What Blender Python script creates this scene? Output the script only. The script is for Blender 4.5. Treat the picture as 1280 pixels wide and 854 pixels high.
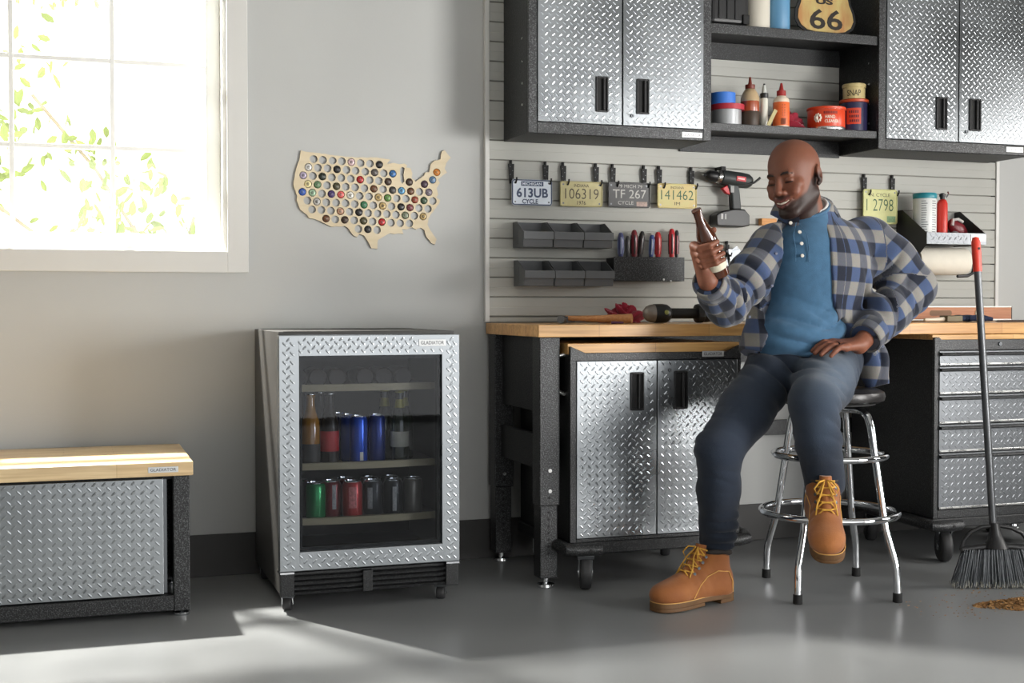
import bpy, bmesh, math, random
import numpy as np
from mathutils import Vector, Matrix, Euler

S = bpy.context.scene
for o in list(bpy.data.objects):
    bpy.data.objects.remove(o)
COL = S.collection
R = math.radians
PI = math.pi
random.seed(4)

# ---------------------------------------------------------------- camera
cd = bpy.data.cameras.new('camera')
cd.sensor_width = 36.0
cd.lens = 45.0
cd.clip_start = 0.05
cam = bpy.data.objects.new('camera', cd)
cam.location = (0, -4.66, 0.962)
cam.rotation_euler = (R(90 - 1.54), 0, R(-18.9))
COL.objects.link(cam)
S.camera = cam

# ---------------------------------------------------------------- world, lights, exposure
W = bpy.data.worlds.new('daylight')
S.world = W
W.use_nodes = True
bg = W.node_tree.nodes['Background']
bg.inputs[0].default_value = (1.0, 0.985, 0.95, 1)
bg.inputs[1].default_value = 4.2

def area(name, loc, target, size, energy, col=(1, 1, 1), size_y=None, shape=None):
    l = bpy.data.lights.new(name, 'AREA')
    l.energy = energy
    l.color = col
    l.size = size
    if size_y:
        l.shape = 'RECTANGLE'
        l.size_y = size_y
    if shape:
        l.shape = shape
    o = bpy.data.objects.new(name, l)
    o.location = loc
    d = Vector(target) - Vector(loc)
    o.rotation_euler = d.to_track_quat('-Z', 'Y').to_euler()
    COL.objects.link(o)
    return o

area('low_sun_through_window', (-0.15, 0.62, 2.50), (0.9, -1.6, 0.0), 0.075, 390, (1.0, 0.97, 0.9), shape='DISK')
key = area('garage_daylight', (4.6, -4.3, 1.10), (1.35, 0.0, 1.45), 1.2, 30, (1.0, 0.985, 0.96))
key.data.spread = R(66)
area('front_fill', (2.4, -7.1, 1.15), (2.4, 0.0, 1.15), 5.0, 95, (0.99, 0.995, 1.0), size_y=2.2)  # added fill before a closed wall, brightens the steel doors by reflection
area('side_daylight', (5.4, -1.9, 1.5), (2.3, -0.8, 0.7), 0.7, 45, (1.0, 0.97, 0.93))
area('ceiling_fill', (1.2, -3.0, 2.82), (1.2, -2.6, 0), 2.4, 6, (1.0, 0.98, 0.95), size_y=1.2)  # added weak fill from above, not a real fitting

vs = S.view_settings
vs.view_transform = 'Standard'
vs.look = 'None'
vs.exposure = 0.0
vs.gamma = 1.0
vs.use_curve_mapping = False

# ---------------------------------------------------------------- materials
def lin(c):
    return tuple(((v / 255) / 12.92 if v / 255 <= 0.04045 else ((v / 255 + 0.055) / 1.055) ** 2.4) for v in c)

MATS = {}
def mat(name, col, rough=0.5, metal=0.0, var=0.0, vscale=8.0, bump=0.0, bscale=60.0, coat=0.0,
        spec=0.5, col2=None, detail=3.0, stretch=None, trans=0.0, ior=1.45, emit=0.0, sheen=0.0, rvar=0.0):
    """plain procedural surface; colour given in sRGB 0-255"""
    if name in MATS:
        return MATS[name]
    m = bpy.data.materials.new(name)
    m.use_nodes = True
    nt = m.node_tree
    N = nt.nodes
    L = nt.links
    b = N['Principled BSDF']
    c = lin(col)
    b.inputs['Base Color'].default_value = (*c, 1)
    b.inputs['Roughness'].default_value = rough
    b.inputs['Metallic'].default_value = metal
    b.inputs['Specular IOR Level'].default_value = spec
    b.inputs['Coat Weight'].default_value = coat
    b.inputs['Transmission Weight'].default_value = trans
    b.inputs['IOR'].default_value = ior
    b.inputs['Sheen Weight'].default_value = sheen
    if emit:
        b.inputs['Emission Color'].default_value = (*c, 1)
        b.inputs['Emission Strength'].default_value = emit
    if var or bump or col2 or rvar:
        tc = N.new('ShaderNodeTexCoord')
        mp = N.new('ShaderNodeMapping')
        L.new(tc.outputs['Object'], mp.inputs[0])
        if stretch:
            mp.inputs['Scale'].default_value = stretch
        if var or col2 or rvar:
            nz = N.new('ShaderNodeTexNoise')
            nz.inputs['Scale'].default_value = vscale
            nz.inputs['Detail'].default_value = detail
            L.new(mp.outputs[0], nz.inputs['Vector'])
            if rvar:
                mr = N.new('ShaderNodeMapRange')
                mr.inputs['From Min'].default_value = 0.3
                mr.inputs['From Max'].default_value = 0.7
                mr.inputs['To Min'].default_value = max(0, rough - rvar)
                mr.inputs['To Max'].default_value = min(1, rough + rvar)
                L.new(nz.outputs[0], mr.inputs[0])
                L.new(mr.outputs[0], b.inputs['Roughness'])
            if var or col2:
                rp = N.new('ShaderNodeValToRGB')
                rp.color_ramp.elements[0].position = 0.32
                rp.color_ramp.elements[1].position = 0.68
                if col2:
                    rp.color_ramp.elements[0].color = (*c, 1)
                    rp.color_ramp.elements[1].color = (*lin(col2), 1)
                else:
                    rp.color_ramp.elements[0].color = (*[v * (1 - var) for v in c], 1)
                    rp.color_ramp.elements[1].color = (*[min(1, v * (1 + var)) for v in c], 1)
                L.new(nz.outputs[0], rp.inputs[0])
                L.new(rp.outputs[0], b.inputs['Base Color'])
        if bump:
            n2 = N.new('ShaderNodeTexNoise')
            n2.inputs['Scale'].default_value = bscale
            n2.inputs['Detail'].default_value = 2.0
            L.new(mp.outputs[0], n2.inputs['Vector'])
            bp = N.new('ShaderNodeBump')
            bp.inputs['Strength'].default_value = bump
            bp.inputs['Distance'].default_value = 0.004
            L.new(n2.outputs[0], bp.inputs['Height'])
            L.new(bp.outputs[0], b.inputs['Normal'])
    MATS[name] = m
    return m

def glass_mat(name, tint, refl_rough=0.02, ior=0.05):
    m = bpy.data.materials.new(name)
    m.use_nodes = True
    nt = m.node_tree
    N, L = nt.nodes, nt.links
    for n in list(N):
        N.remove(n)
    out = N.new('ShaderNodeOutputMaterial')
    mx = N.new('ShaderNodeMixShader')
    tr = N.new('ShaderNodeBsdfTransparent')
    tr.inputs[0].default_value = (*tint, 1)
    gl = N.new('ShaderNodeBsdfGlossy')
    gl.inputs['Roughness'].default_value = refl_rough
    mx.inputs[0].default_value = ior
    L.new(tr.outputs[0], mx.inputs[1])
    L.new(gl.outputs[0], mx.inputs[2])
    L.new(mx.outputs[0], out.inputs[0])
    return m

def wood_mat(name, c1, c2, c3, stave=(0.42, 0.042), axis='X', rough=0.35):
    """butcher block: staves of slightly different tone with long grain"""
    m = bpy.data.materials.new(name)
    m.use_nodes = True
    nt = m.node_tree
    N, L = nt.nodes, nt.links
    b = N['Principled BSDF']
    b.inputs['Roughness'].default_value = rough
    b.inputs['Coat Weight'].default_value = 0.15
    tc = N.new('ShaderNodeTexCoord')
    br = N.new('ShaderNodeTexBrick')
    br.inputs['Scale'].default_value = 1.0
    br.inputs['Brick Width'].default_value = stave[0]
    br.inputs['Row Height'].default_value = stave[1]
    br.inputs['Mortar Size'].default_value = 0.0006
    br.inputs['Color1'].default_value = (*lin(c1), 1)
    br.inputs['Color2'].default_value = (*lin(c2), 1)
    br.inputs['Mortar'].default_value = (*lin(c3), 1)
    br.offset = 0.37
    L.new(tc.outputs['Object'], br.inputs['Vector'])
    mp = N.new('ShaderNodeMapping')
    mp.inputs['Scale'].default_value = (3, 60, 60) if axis == 'X' else (60, 3, 60)
    L.new(tc.outputs['Object'], mp.inputs[0])
    nz = N.new('ShaderNodeTexNoise')
    nz.inputs['Scale'].default_value = 1.5
    nz.inputs['Detail'].default_value = 5
    L.new(mp.outputs[0], nz.inputs['Vector'])
    mx = N.new('ShaderNodeMix')
    mx.data_type = 'RGBA'
    mx.blend_type = 'MULTIPLY'
    rp = N.new('ShaderNodeValToRGB')
    rp.color_ramp.elements[0].position = 0.3
    rp.color_ramp.elements[0].color = (0.66, 0.58, 0.5, 1)
    rp.color_ramp.elements[1].position = 0.62
    rp.color_ramp.elements[1].color = (1, 1, 1, 1)
    L.new(nz.outputs[0], rp.inputs[0])
    mx.inputs['Factor'].default_value = 0.8
    L.new(br.outputs[0], mx.inputs['A'])
    L.new(rp.outputs[0], mx.inputs['B'])
    L.new(mx.outputs['Result'], b.inputs['Base Color'])
    return m

def hammer_mat(name, col, spark, rough=0.38):
    """speckled hammered powder coat"""
    m = bpy.data.materials.new(name)
    m.use_nodes = True
    nt = m.node_tree
    N, L = nt.nodes, nt.links
    b = N['Principled BSDF']
    b.inputs['Roughness'].default_value = rough
    b.inputs['Metallic'].default_value = 0.25
    tc = N.new('ShaderNodeTexCoord')
    nz = N.new('ShaderNodeTexNoise')
    nz.inputs['Scale'].default_value = 260
    nz.inputs['Detail'].default_value = 1
    L.new(tc.outputs['Object'], nz.inputs['Vector'])
    rp = N.new('ShaderNodeValToRGB')
    rp.color_ramp.elements[0].position = 0.5
    rp.color_ramp.elements[0].color = (*lin(col), 1)
    rp.color_ramp.elements[1].position = 0.7
    rp.color_ramp.elements[1].color = (*lin(spark), 1)
    L.new(nz.outputs[0], rp.inputs[0])
    L.new(rp.outputs[0], b.inputs['Base Color'])
    bp = N.new('ShaderNodeBump')
    bp.inputs['Strength'].default_value = 0.5
    bp.inputs['Distance'].default_value = 0.002
    L.new(nz.outputs[0], bp.inputs['Height'])
    L.new(bp.outputs[0], b.inputs['Normal'])
    return m

M_WALL = mat('painted_wall', (186, 187, 185), 0.85, var=0.02, vscale=3, bump=0.05, bscale=180)
M_FLOOR = mat('sealed_concrete', (128, 130, 131), 0.34, var=0.05, vscale=2.2, bump=0.02, bscale=90, rvar=0.06, spec=0.45)
M_CEIL = mat('ceiling_paint', (205, 204, 200), 0.9, var=0.01)
M_BASE = mat('charcoal_vinyl', (62, 61, 60), 0.55, var=0.05)
M_TRIM = mat('white_trim', (212, 211, 207), 0.5, var=0.01)
M_SASH = mat('white_sash', (238, 238, 234), 0.4, var=0.01)
M_SLAT = mat('slat_pvc', (178, 178, 172), 0.65, var=0.02, vscale=5, spec=.3)
M_SLATBACK = mat('slat_groove', (150, 148, 140), 0.7, var=0.02)
M_HAM = hammer_mat('granite_powder_coat', (36, 37, 38), (88, 89, 90))
M_HAMD = hammer_mat('granite_powder_coat_dark', (30, 31, 32), (62, 63, 64), 0.5)
M_PLATE = mat('diamond_plate_steel', (148, 152, 155), 0.30, metal=0.94, var=0.04, vscale=3, rvar=0.06)
M_STEELDARK = mat('satin_dark_steel', (112, 115, 118), 0.4, metal=0.85, var=0.04, vscale=3)
M_BLACKP = mat('black_plastic', (26, 26, 27), 0.42, var=0.08, vscale=30)
M_BLACKM = mat('matte_black', (22, 22, 22), 0.7, var=0.08, vscale=30)
M_CHROME = mat('chrome', (225, 227, 230), 0.07, metal=1.0, rvar=0.03, vscale=4)
M_NICKEL = mat('brushed_nickel', (190, 190, 188), 0.28, metal=0.95, rvar=0.08, vscale=40)
M_LOGO = mat('badge_silver', (205, 206, 206), 0.35, metal=0.4, var=0.02)
M_INK = mat('badge_lettering', (95, 96, 97), 0.5, var=0.02)
M_RUBBER = mat('black_rubber', (30, 30, 30), 0.75, var=0.1, vscale=40)
M_TYRE = mat('caster_tyre', (52, 52, 53), 0.55, var=0.08, vscale=20)
M_WOOD = wood_mat('maple_block', (222, 176, 112), (205, 154, 92), (150, 104, 60))
M_WOODL = wood_mat('pale_maple_block', (232, 205, 160), (226, 194, 144), (190, 152, 104))
M_GLASS = glass_mat('window_glass', (1, 1, 1))
M_GLASSD = glass_mat('smoked_glass', (0.74, 0.76, 0.79), ior=0.014)

# ---------------------------------------------------------------- mesh helpers
class MB:
    def __init__(s, M=None):
        s.v = []
        s.f = []
        s.M = M
    def add(s, vs, fs):
        n = len(s.v)
        if s.M is not None:
            vs = [tuple(s.M @ Vector(p)) for p in vs]
        s.v += [tuple(p) for p in vs]
        s.f += [tuple(i + n for i in f) for f in fs]
        return s
    def box(s, x0, x1, y0, y1, z0, z1):
        return s.add([(x0, y0, z0), (x1, y0, z0), (x1, y1, z0), (x0, y1, z0), (x0, y0, z1), (x1, y0, z1), (x1, y1, z1), (x0, y1, z1)],
                     [(0, 3, 2, 1), (4, 5, 6, 7), (0, 1, 5, 4), (1, 2, 6, 5), (2, 3, 7, 6), (3, 0, 4, 7)])
    def cyl(s, p0, p1, r0, r1=None, n=16, caps=True):
        r1 = r0 if r1 is None else r1
        a, b = Vector(p0), Vector(p1)
        d = (b - a).normalized()
        u = d.orthogonal().normalized()
        w = d.cross(u)
        vs = []
        for c, r in ((a, r0), (b, r1)):
            for i in range(n):
                t = 2 * PI * i / n
                vs.append(tuple(c + u * (math.cos(t) * r) + w * (math.sin(t) * r)))
        fs = [(i, (i + 1) % n, n + (i + 1) % n, n + i) for i in range(n)]
        if caps:
            fs += [tuple(range(n - 1, -1, -1)), tuple(range(n, 2 * n))]
        return s.add(vs, fs)
    def tube(s, pts, r, n=10, closed=False, rs=None):
        pts = [Vector(p) for p in pts]
        m = len(pts)
        vs = []
        up = None
        for i, p in enumerate(pts):
            if closed:
                t = (pts[(i + 1) % m] - pts[i - 1]).normalized()
            else:
                t = (pts[min(i + 1, m - 1)] - pts[max(i - 1, 0)]).normalized()
            if up is None:
                u = t.orthogonal().normalized()
            else:
                u = (up - t * up.dot(t))
                u = u.normalized() if u.length > 1e-6 else t.orthogonal().normalized()
            up = u
            w = t.cross(u)
            rr = rs[i] if rs else r
            for k in range(n):
                a = 2 * PI * k / n
                vs.append(tuple(p + u * (math.cos(a) * rr) + w * (math.sin(a) * rr)))
        fs = []
        for i in range(m if closed else m - 1):
            j = (i + 1) % m
            for k in range(n):
                fs.append((i * n + k, i * n + (k + 1) % n, j * n + (k + 1) % n, j * n + k))
        if not closed:
            fs += [tuple(range(n - 1, -1, -1)), tuple(range((m - 1) * n, m * n))]
        return s.add(vs, fs)
    def lathe(s, prof, base=(0, 0, 0), axis=(0, 0, 1), n=24):
        """prof: list of (radius, height) along axis from base"""
        a = Vector(axis).normalized()
        u = a.orthogonal().normalized()
        w = a.cross(u)
        b = Vector(base)
        vs = []
        for r, h in prof:
            for i in range(n):
                t = 2 * PI * i / n
                vs.append(tuple(b + a * h + u * (math.cos(t) * r) + w * (math.sin(t) * r)))
        fs = []
        for j in range(len(prof) - 1):
            for i in range(n):
                fs.append((j * n + i, j * n + (i + 1) % n, (j + 1) * n + (i + 1) % n, (j + 1) * n + i))
        if prof[0][0] > 1e-5:
            fs.append(tuple(range(n - 1, -1, -1)))
        if prof[-1][0] > 1e-5:
            m = len(prof) - 1
            fs.append(tuple(range(m * n, (m + 1) * n)))
        return s.add(vs, fs)
    def prism(s, poly, a0, a1, plane='XZ'):
        """poly points extruded between a0 and a1 on the third axis"""
        n = len(poly)
        def P(p, a):
            return {'XZ': (p[0], a, p[1]), 'XY': (p[0], p[1], a), 'YZ': (a, p[0], p[1])}[plane]
        vs = [P(p, a0) for p in poly] + [P(p, a1) for p in poly]
        fs = [tuple(range(n)), tuple(range(2 * n - 1, n - 1, -1))]
        fs += [(i, n + i, n + (i + 1) % n, (i + 1) % n) for i in range(n)]
        return s.add(vs, fs)
    def ell(s, c, r, nu=16, nv=10):
        vs = []
        for j in range(nv + 1):
            ph = PI * j / nv
            for i in range(nu):
                t = 2 * PI * i / nu
                vs.append((c[0] + r[0] * math.sin(ph) * math.cos(t), c[1] + r[1] * math.sin(ph) * math.sin(t), c[2] + r[2] * math.cos(ph)))
        fs = [(j * nu + i, (j + 1) * nu + i, (j + 1) * nu + (i + 1) % nu, j * nu + (i + 1) % nu) for j in range(nv) for i in range(nu)]
        return s.add(vs, fs)
    def mesh(s, name, off=(0, 0, 0), smooth=False):
        me = bpy.data.meshes.new(name)
        ox, oy, oz = off
        me.from_pydata([(x - ox, y - oy, z - oz) for x, y, z in s.v], [], s.f)
        bm = bmesh.new()
        bm.from_mesh(me)
        bmesh.ops.remove_doubles(bm, verts=bm.verts, dist=1e-6)
        bmesh.ops.recalc_face_normals(bm, faces=bm.faces)
        bm.to_mesh(me)
        bm.free()
        if smooth:
            for p in me.polygons:
                p.use_smooth = True
        return me

def wloc(o):
    v = Vector((0, 0, 0))
    while o is not None:
        v += o.location
        o = o.parent
    return v

def tag(o, label=None, cat=None, group=None, kind=None):
    if label:
        o['label'] = label
    if cat:
        o['category'] = cat
    if group:
        o['group'] = group
    if kind:
        o['kind'] = kind
    return o

def thing(name, label, cat, loc=(0, 0, 0), group=None):
    o = bpy.data.objects.new(name, None)
    o.empty_display_size = 0.05
    o.location = loc
    COL.objects.link(o)
    return tag(o, label, cat, group)

def put(name, mb, m, parent=None, bevel=0.0, smooth=False, seg=2, autos=None, label=None, kind=None, ang=40):
    """one mesh object; parts are stored relative to their thing"""
    if parent is not None:
        off = tuple(wloc(parent))
    else:
        xs = np.array(mb.v)
        lo, hi = xs.min(0), xs.max(0)
        off = ((lo[0] + hi[0]) / 2, (lo[1] + hi[1]) / 2, lo[2])
    me = mb.mesh(name, off, smooth)
    me.materials.append(m)
    o = bpy.data.objects.new(name, me)
    COL.objects.link(o)
    if parent is not None:
        o.parent = parent
    else:
        o.location = off
    if bevel:
        md = o.modifiers.new('bevel', 'BEVEL')
        md.width = bevel
        md.segments = seg
        md.limit_method = 'ANGLE'
        md.angle_limit = R(35)
        md.harden_normals = False
    if smooth:
        try:
            me.set_sharp_from_angle(angle=R(ang))
        except Exception:
            pass
    return tag(o, label, kind=kind)

def copy_tree(o, parent=None):
    c = o.copy()
    COL.objects.link(c)
    c.parent = parent
    for ch in list(o.children):
        copy_tree(ch, c)
    return c

def text_mb(body, w, h, depth=0.0006, align='CENTER', bold=0.0):
    """flat lettering as mesh data fitted into w x h, lying in XZ, facing -Y, centred on the origin"""
    cu = bpy.data.curves.new('lettering', 'FONT')
    cu.body = body
    cu.align_x = align
    cu.resolution_u = 3
    cu.offset = bold
    to = bpy.data.objects.new('lettering', cu)
    COL.objects.link(to)
    dg = bpy.context.evaluated_depsgraph_get()
    me = bpy.data.meshes.new_from_object(to.evaluated_get(dg))
    bpy.data.objects.remove(to)
    bpy.data.curves.remove(cu)
    v = np.array([p.co[:] for p in me.vertices])
    fs = [tuple(p.vertices) for p in me.polygons]
    bpy.data.meshes.remove(me)
    lo, hi = v.min(0), v.max(0)
    s = np.array([w / (hi[0] - lo[0]), h / (hi[1] - lo[1])])
    mb = MB()
    xy = (v[:, :2] - (lo[:2] + hi[:2]) / 2) * s
    mb.v = [(x, 0.0, z) for x, z in xy]
    mb.f = fs
    return mb

def put_text(name, body, cx, y, cz, w, h, m, parent, bold=0.0, yaw=0.0, tilt=0.0):
    mb = text_mb(body, w, h, bold=bold)
    Mx = Matrix.Translation((cx, y, cz)) @ Matrix.Rotation(yaw, 4, 'Z') @ Matrix.Rotation(tilt, 4, 'X')
    mb.v = [tuple(Mx @ Vector(p)) for p in mb.v]
    return put(name, mb, m, parent)

def treads(mb, x0, x1, z0, z1, y, skip=(), L=0.0205, Wd=0.0068, H=0.0007, px=0.029, pz=0.0145):
    """raised lozenges of diamond plate facing -Y: rows leaning one way, then the other, half a step apart"""
    nx = max(1, round((x1 - x0) / px * 2)) / 2
    nz = max(1, round((z1 - z0) / pz))
    sx, sz = (x1 - x0) / (nx + .5), (z1 - z0) / nz
    for j in range(nz):
        cz = z0 + (j + .5) * sz
        t = R(45) if j % 2 else R(-45)
        c, s_ = math.cos(t), math.sin(t)
        for i in range(int(nx) + 1):
            cx = x0 + (i + .5 + .5 * (j % 2)) * sx
            l = min(L / 2, (min(cx - x0, x1 - cx) - .0005) / abs(c), (min(cz - z0, z1 - cz) - .0003) / abs(s_))
            if l < L * .28 or any(a - 0.006 < cx < b + 0.006 and c_ - 0.006 < cz < d + 0.006 for a, b, c_, d in skip):
                continue
            w = Wd / 2 * min(1, l / (L * .4))
            out = [(l, 0), (l * .5, w), (-l * .5, w), (-l, 0), (-l * .5, -w), (l * .5, -w)]
            vs = [(cx + a * c - b * s_, y, cz + a * s_ + b * c) for a, b in out]
            vs += [(cx + a * c, y - H, cz + a * s_) for a in (l * .5, -l * .5)]
            mb.add(vs, [(0, 1, 6), (1, 2, 7, 6), (2, 3, 7), (3, 4, 7), (4, 5, 6, 7), (5, 0, 6)])
    return mb

def badge(x0, x1, z0, z1, y, parent):
    b = put('name_badge', MB().box(x0, x1, y - 0.002, y, z0, z1), M_LOGO, parent, bevel=0.0006)
    b['label'] = 'small silver badge reading GLADIATOR'
    put_text('lettering', 'GLADIATOR', (x0 + x1) / 2, y - 0.0024, (z0 + z1) / 2, (x1 - x0) * 0.86, (z1 - z0) * 0.52, M_INK, b, bold=0.012)
    return b

def pull(x0, x1, z0, z1, y, parent):
    """recessed black finger pull"""
    t = 0.006
    mb = MB()
    mb.box(x0, x0 + t, y - 0.006, y, z0, z1).box(x1 - t, x1, y - 0.006, y, z0, z1)
    mb.box(x0 + t, x1 - t, y - 0.006, y, z0, z0 + t).box(x0 + t, x1 - t, y - 0.006, y, z1 - t, z1)
    h = put('handle', mb, M_BLACKP, parent, bevel=0.0015)
    h['label'] = 'black recessed finger pull'
    put('recess', MB().box(x0 + t, x1 - t, y - 0.0012, y - 0.0002, z0 + t, z1 - t), M_BLACKM, h)
    xm = (x0 + x1) / 2
    put('grip', MB().cyl((xm + 0.006, y - 0.006, z0 + t), (xm + 0.006, y - 0.006, z1 - t), 0.0055, n=12), M_BLACKP, h, smooth=True)

def lock(x, z, y, parent):
    l = put('lock', MB().cyl((x, y, z), (x, y - 0.006, z), 0.007, n=16), M_STEELDARK, parent, bevel=0.0008)
    put('keyway', MB().box(x - 0.001, x + 0.001, y - 0.0066, y - 0.0059, z - 0.004, z + 0.004), M_BLACKM, l)

def plate_door(x0, x1, z0, z1, y, parent, handle=None, lockp=None, thick=0.02, mt=None):
    d = put('door', MB().box(x0, x1, y, y + thick, z0, z1), mt or M_PLATE, parent, bevel=0.0015)
    d['label'] = 'diamond plate steel door'
    sk = []
    if handle:
        pull(*handle, y, d)
        sk.append(handle)
    if lockp:
        lock(lockp[0], lockp[1], y, d)
        sk.append((lockp[0] - .009, lockp[0] + .009, lockp[1] - .009, lockp[1] + .009))
    put('tread_pattern', treads(MB(), x0 + 0.004, x1 - 0.004, z0 + 0.004, z1 - 0.004, y, sk), mt or M_PLATE, d, kind='stuff')
    return d

def caster(x, y, r, w, parent, ztop, yaw=0.0, brake=True, mt=None):
    """swivel caster: tyre, hub, fork and brake lever; wheel rests on z=0"""
    Mx = Matrix.Translation((x, y, 0)) @ Matrix.Rotation(yaw, 4, 'Z')
    c = put('caster', MB(Mx).prism([(-r * .55, ztop), (-r * .5, ztop - .012), (r * .5, ztop - .012), (r * .55, ztop)], -w * .8, w * .8, 'XZ'), M_STEELDARK, parent, bevel=0.001)
    wh = put('wheel', MB(Mx).lathe([(r * .45, -w / 2), (r * .9, -w / 2), (r * .98, -w * .36), (r, -w * .15), (r, w * .15), (r * .98, w * .36), (r * .9, w / 2), (r * .45, w / 2)], (0, 0, r), (0, 1, 0), 28), M_TYRE, c, smooth=True)
    f = MB(Mx)
    for sgn in (-1, 1):
        yy = sgn * (w / 2 + 0.004)
        f.prism([(-r * .18, r * .75), (r * .18, r * .75), (r * .42, ztop - .008), (-r * .42, ztop - .008)], yy - .0015, yy + .0015, 'XZ')
        f.cyl((0, yy - .003, r), (0, yy + .003, r), r * .16, n=12)
    put('fork', f, M_CHROME, c)
    put('hub', MB(Mx).cyl((0, -w / 2 - .001, r), (0, w / 2 + .001, r), r * .46, n=20), M_BLACKP, c, smooth=True)
    if brake:
        put('brake_lever', MB(Mx).tube([(r * .3, -w * .2, r * 1.5), (r * .9, -w * .2, r * 1.45), (r * 1.15, -w * .2, r * 1.25)], .003, 6), M_CHROME, c)
    return c

# ---------------------------------------------------------------- the room
XL, XR, YF, ZC = -2.6, 6.2, -7.2, 2.95
struct = lambda o: tag(o, kind='structure')
struct(put('floor', MB().box(XL - .2, XR + .2, YF - .2, 0.2, -0.1, 0), M_FLOOR))
struct(put('ceiling', MB().box(XL - .2, XR + .2, YF - .2, 0.2, ZC, ZC + .1), M_CEIL))
struct(put('wall_left', MB().box(XL - .12, XL, YF, 0.0, 0, ZC), M_WALL))
struct(put('wall_right', MB().box(XR, XR + .12, YF, 0.0, 0, ZC), mat('darkened_wall', (84, 84, 83), .85, var=.02)))  # unseen wall darkened so the steel doors reflect less light
struct(put('wall_front', MB().box(XL, XR, YF - .12, YF, 0, ZC), M_WALL))
WX0, WX1, WZ0, WZ1 = -0.905, 0.520, 1.160, 2.47      # window opening
wb = MB()
wb.box(XL - .12, WX0, 0, .16, 0, ZC).box(WX1, XR + .12, 0, .16, 0, ZC).box(WX0, WX1, 0, .16, 0, WZ0).box(WX0, WX1, 0, .16, WZ1, ZC)
struct(put('wall_back', wb, M_WALL))
struct(put('baseboard_back', MB().box(XL, XR, -0.012, 0.0, 0, 0.150), M_BASE, bevel=0.002))
struct(put('baseboard_left', MB().box(XL, XL + .012, YF, -0.012, 0, 0.150), M_BASE, bevel=0.002))
struct(put('baseboard_right', MB().box(XR - .012, XR, YF, -0.012, 0, 0.150), M_BASE, bevel=0.002))
# casing and window
tr = MB()
cw = 0.074
tr.box(WX0 - cw, WX0, -.018, 0, WZ0 - cw, WZ1 + cw).box(WX1, WX1 + cw, -.018, 0, WZ0 - cw, WZ1 + cw)
tr.box(WX0, WX1, -.018, 0, WZ0 - cw, WZ0).box(WX0, WX1, -.018, 0, WZ1, WZ1 + cw)
struct(put('trim_1', tr, M_TRIM, bevel=0.002))
win = MB()
sw = 0.014
win.box(WX0, WX0 + sw, 0.0, .16, WZ0, WZ1).box(WX1 - sw, WX1, 0.0, .16, WZ0, WZ1)
win.box(WX0 + sw, WX1 - sw, 0.0, .16, WZ0, WZ0 + sw).box(WX0 + sw, WX1 - sw, 0.0, .16, WZ1 - sw, WZ1)
window = struct(put('window_1', win, M_SASH, bevel=0.0015))
PX = [-0.855, -0.527, -0.197, 0.135, 0.455]
PZ = [1.222, 1.522, 1.826, 2.128, 2.41]
sash = MB()
sash.box(WX0 + sw, PX[0], .065, .105, WZ0 + sw, WZ1 - sw).box(PX[-1], WX1 - sw, .065, .105, WZ0 + sw, WZ1 - sw)
sash.box(PX[0], PX[-1], .065, .105, WZ0 + sw, PZ[0]).box(PX[0], PX[-1], .065, .105, PZ[-1], WZ1 - sw)
put('sash', sash, M_SASH, window, bevel=0.002)
mw = 0.008
for x in PX[1:-1]:
    put('muntin', MB().box(x - mw, x + mw, .072, .098, PZ[0], PZ[-1]), M_SASH, window, bevel=0.0015)
for z in PZ[1:-1]:
    put('muntin', MB().box(PX[0], PX[-1], .074, .096, z - mw, z + mw), M_SASH, window, bevel=0.0015)
for i in range(4):
    for j in range(4):
        put('pane', MB().box(PX[i] + (mw if i else 0), PX[i + 1] - (mw if i < 3 else 0), .0845, .0865, PZ[j] + (mw if j else 0), PZ[j + 1] - (mw if j < 3 else 0)), M_GLASS, window)

# ---------------------------------------------------------------- slat wall
SX0, SX1 = 1.497, 3.832
sl = thing('slat_wall', 'pale grey slotted wall panel covering the wall above the workbench', 'wall panel', ((SX0 + SX1) / 2, -0.008, 0.93))
put('backing', MB().box(SX0, SX1, -0.004, -0.0005, 0.905, 2.62), M_SLATBACK, sl)
P_ = 0.0745
Z0 = 1.5225
def slat_profile(z):
    a, b = z + 0.0016, z + P_ - 0.0016
    return [(-0.004, a + .004), (-0.0135, a + .004), (-0.0155, a), (-0.0175, a + .0012), (-0.018, a + .004), (-0.018, a + .033), (-0.0172, a + .0342),
            (-0.0172, a + .0354), (-0.018, a + .0366), (-0.018, b - .004), (-0.0175, b - .0012), (-0.0155, b), (-0.0135, b - .004), (-0.004, b - .004)]
base_slat = None
for k in range(-8, 15):
    z = Z0 + k * P_
    if base_slat is None:
        base_slat = put('slat', MB().prism(slat_profile(z), SX0, SX1, 'YZ'), M_SLAT, sl)
        bz = z
    else:
        c = base_slat.copy()
        COL.objects.link(c)
        c.parent = sl
        c.location = (0, 0, z - bz)
put('slat', MB().box(SX0, SX1, -.018, -.0005, 0.905, Z0 - 8 * P_ - .004), M_SLAT, sl, bevel=.001)
for xa in (SX0 - .017, SX1):
    put('end_trim', MB().box(xa, xa + .017, -.024, -.0005, .905, 2.62), M_TRIM, sl, bevel=.002)
for k in range(-8, 15):
    put('groove_cap', MB().box(SX1 - .012, SX1, -.0165, -.004, Z0 + k * P_ - .0055, Z0 + k * P_ + .0055), M_BLACKM, sl)

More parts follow.
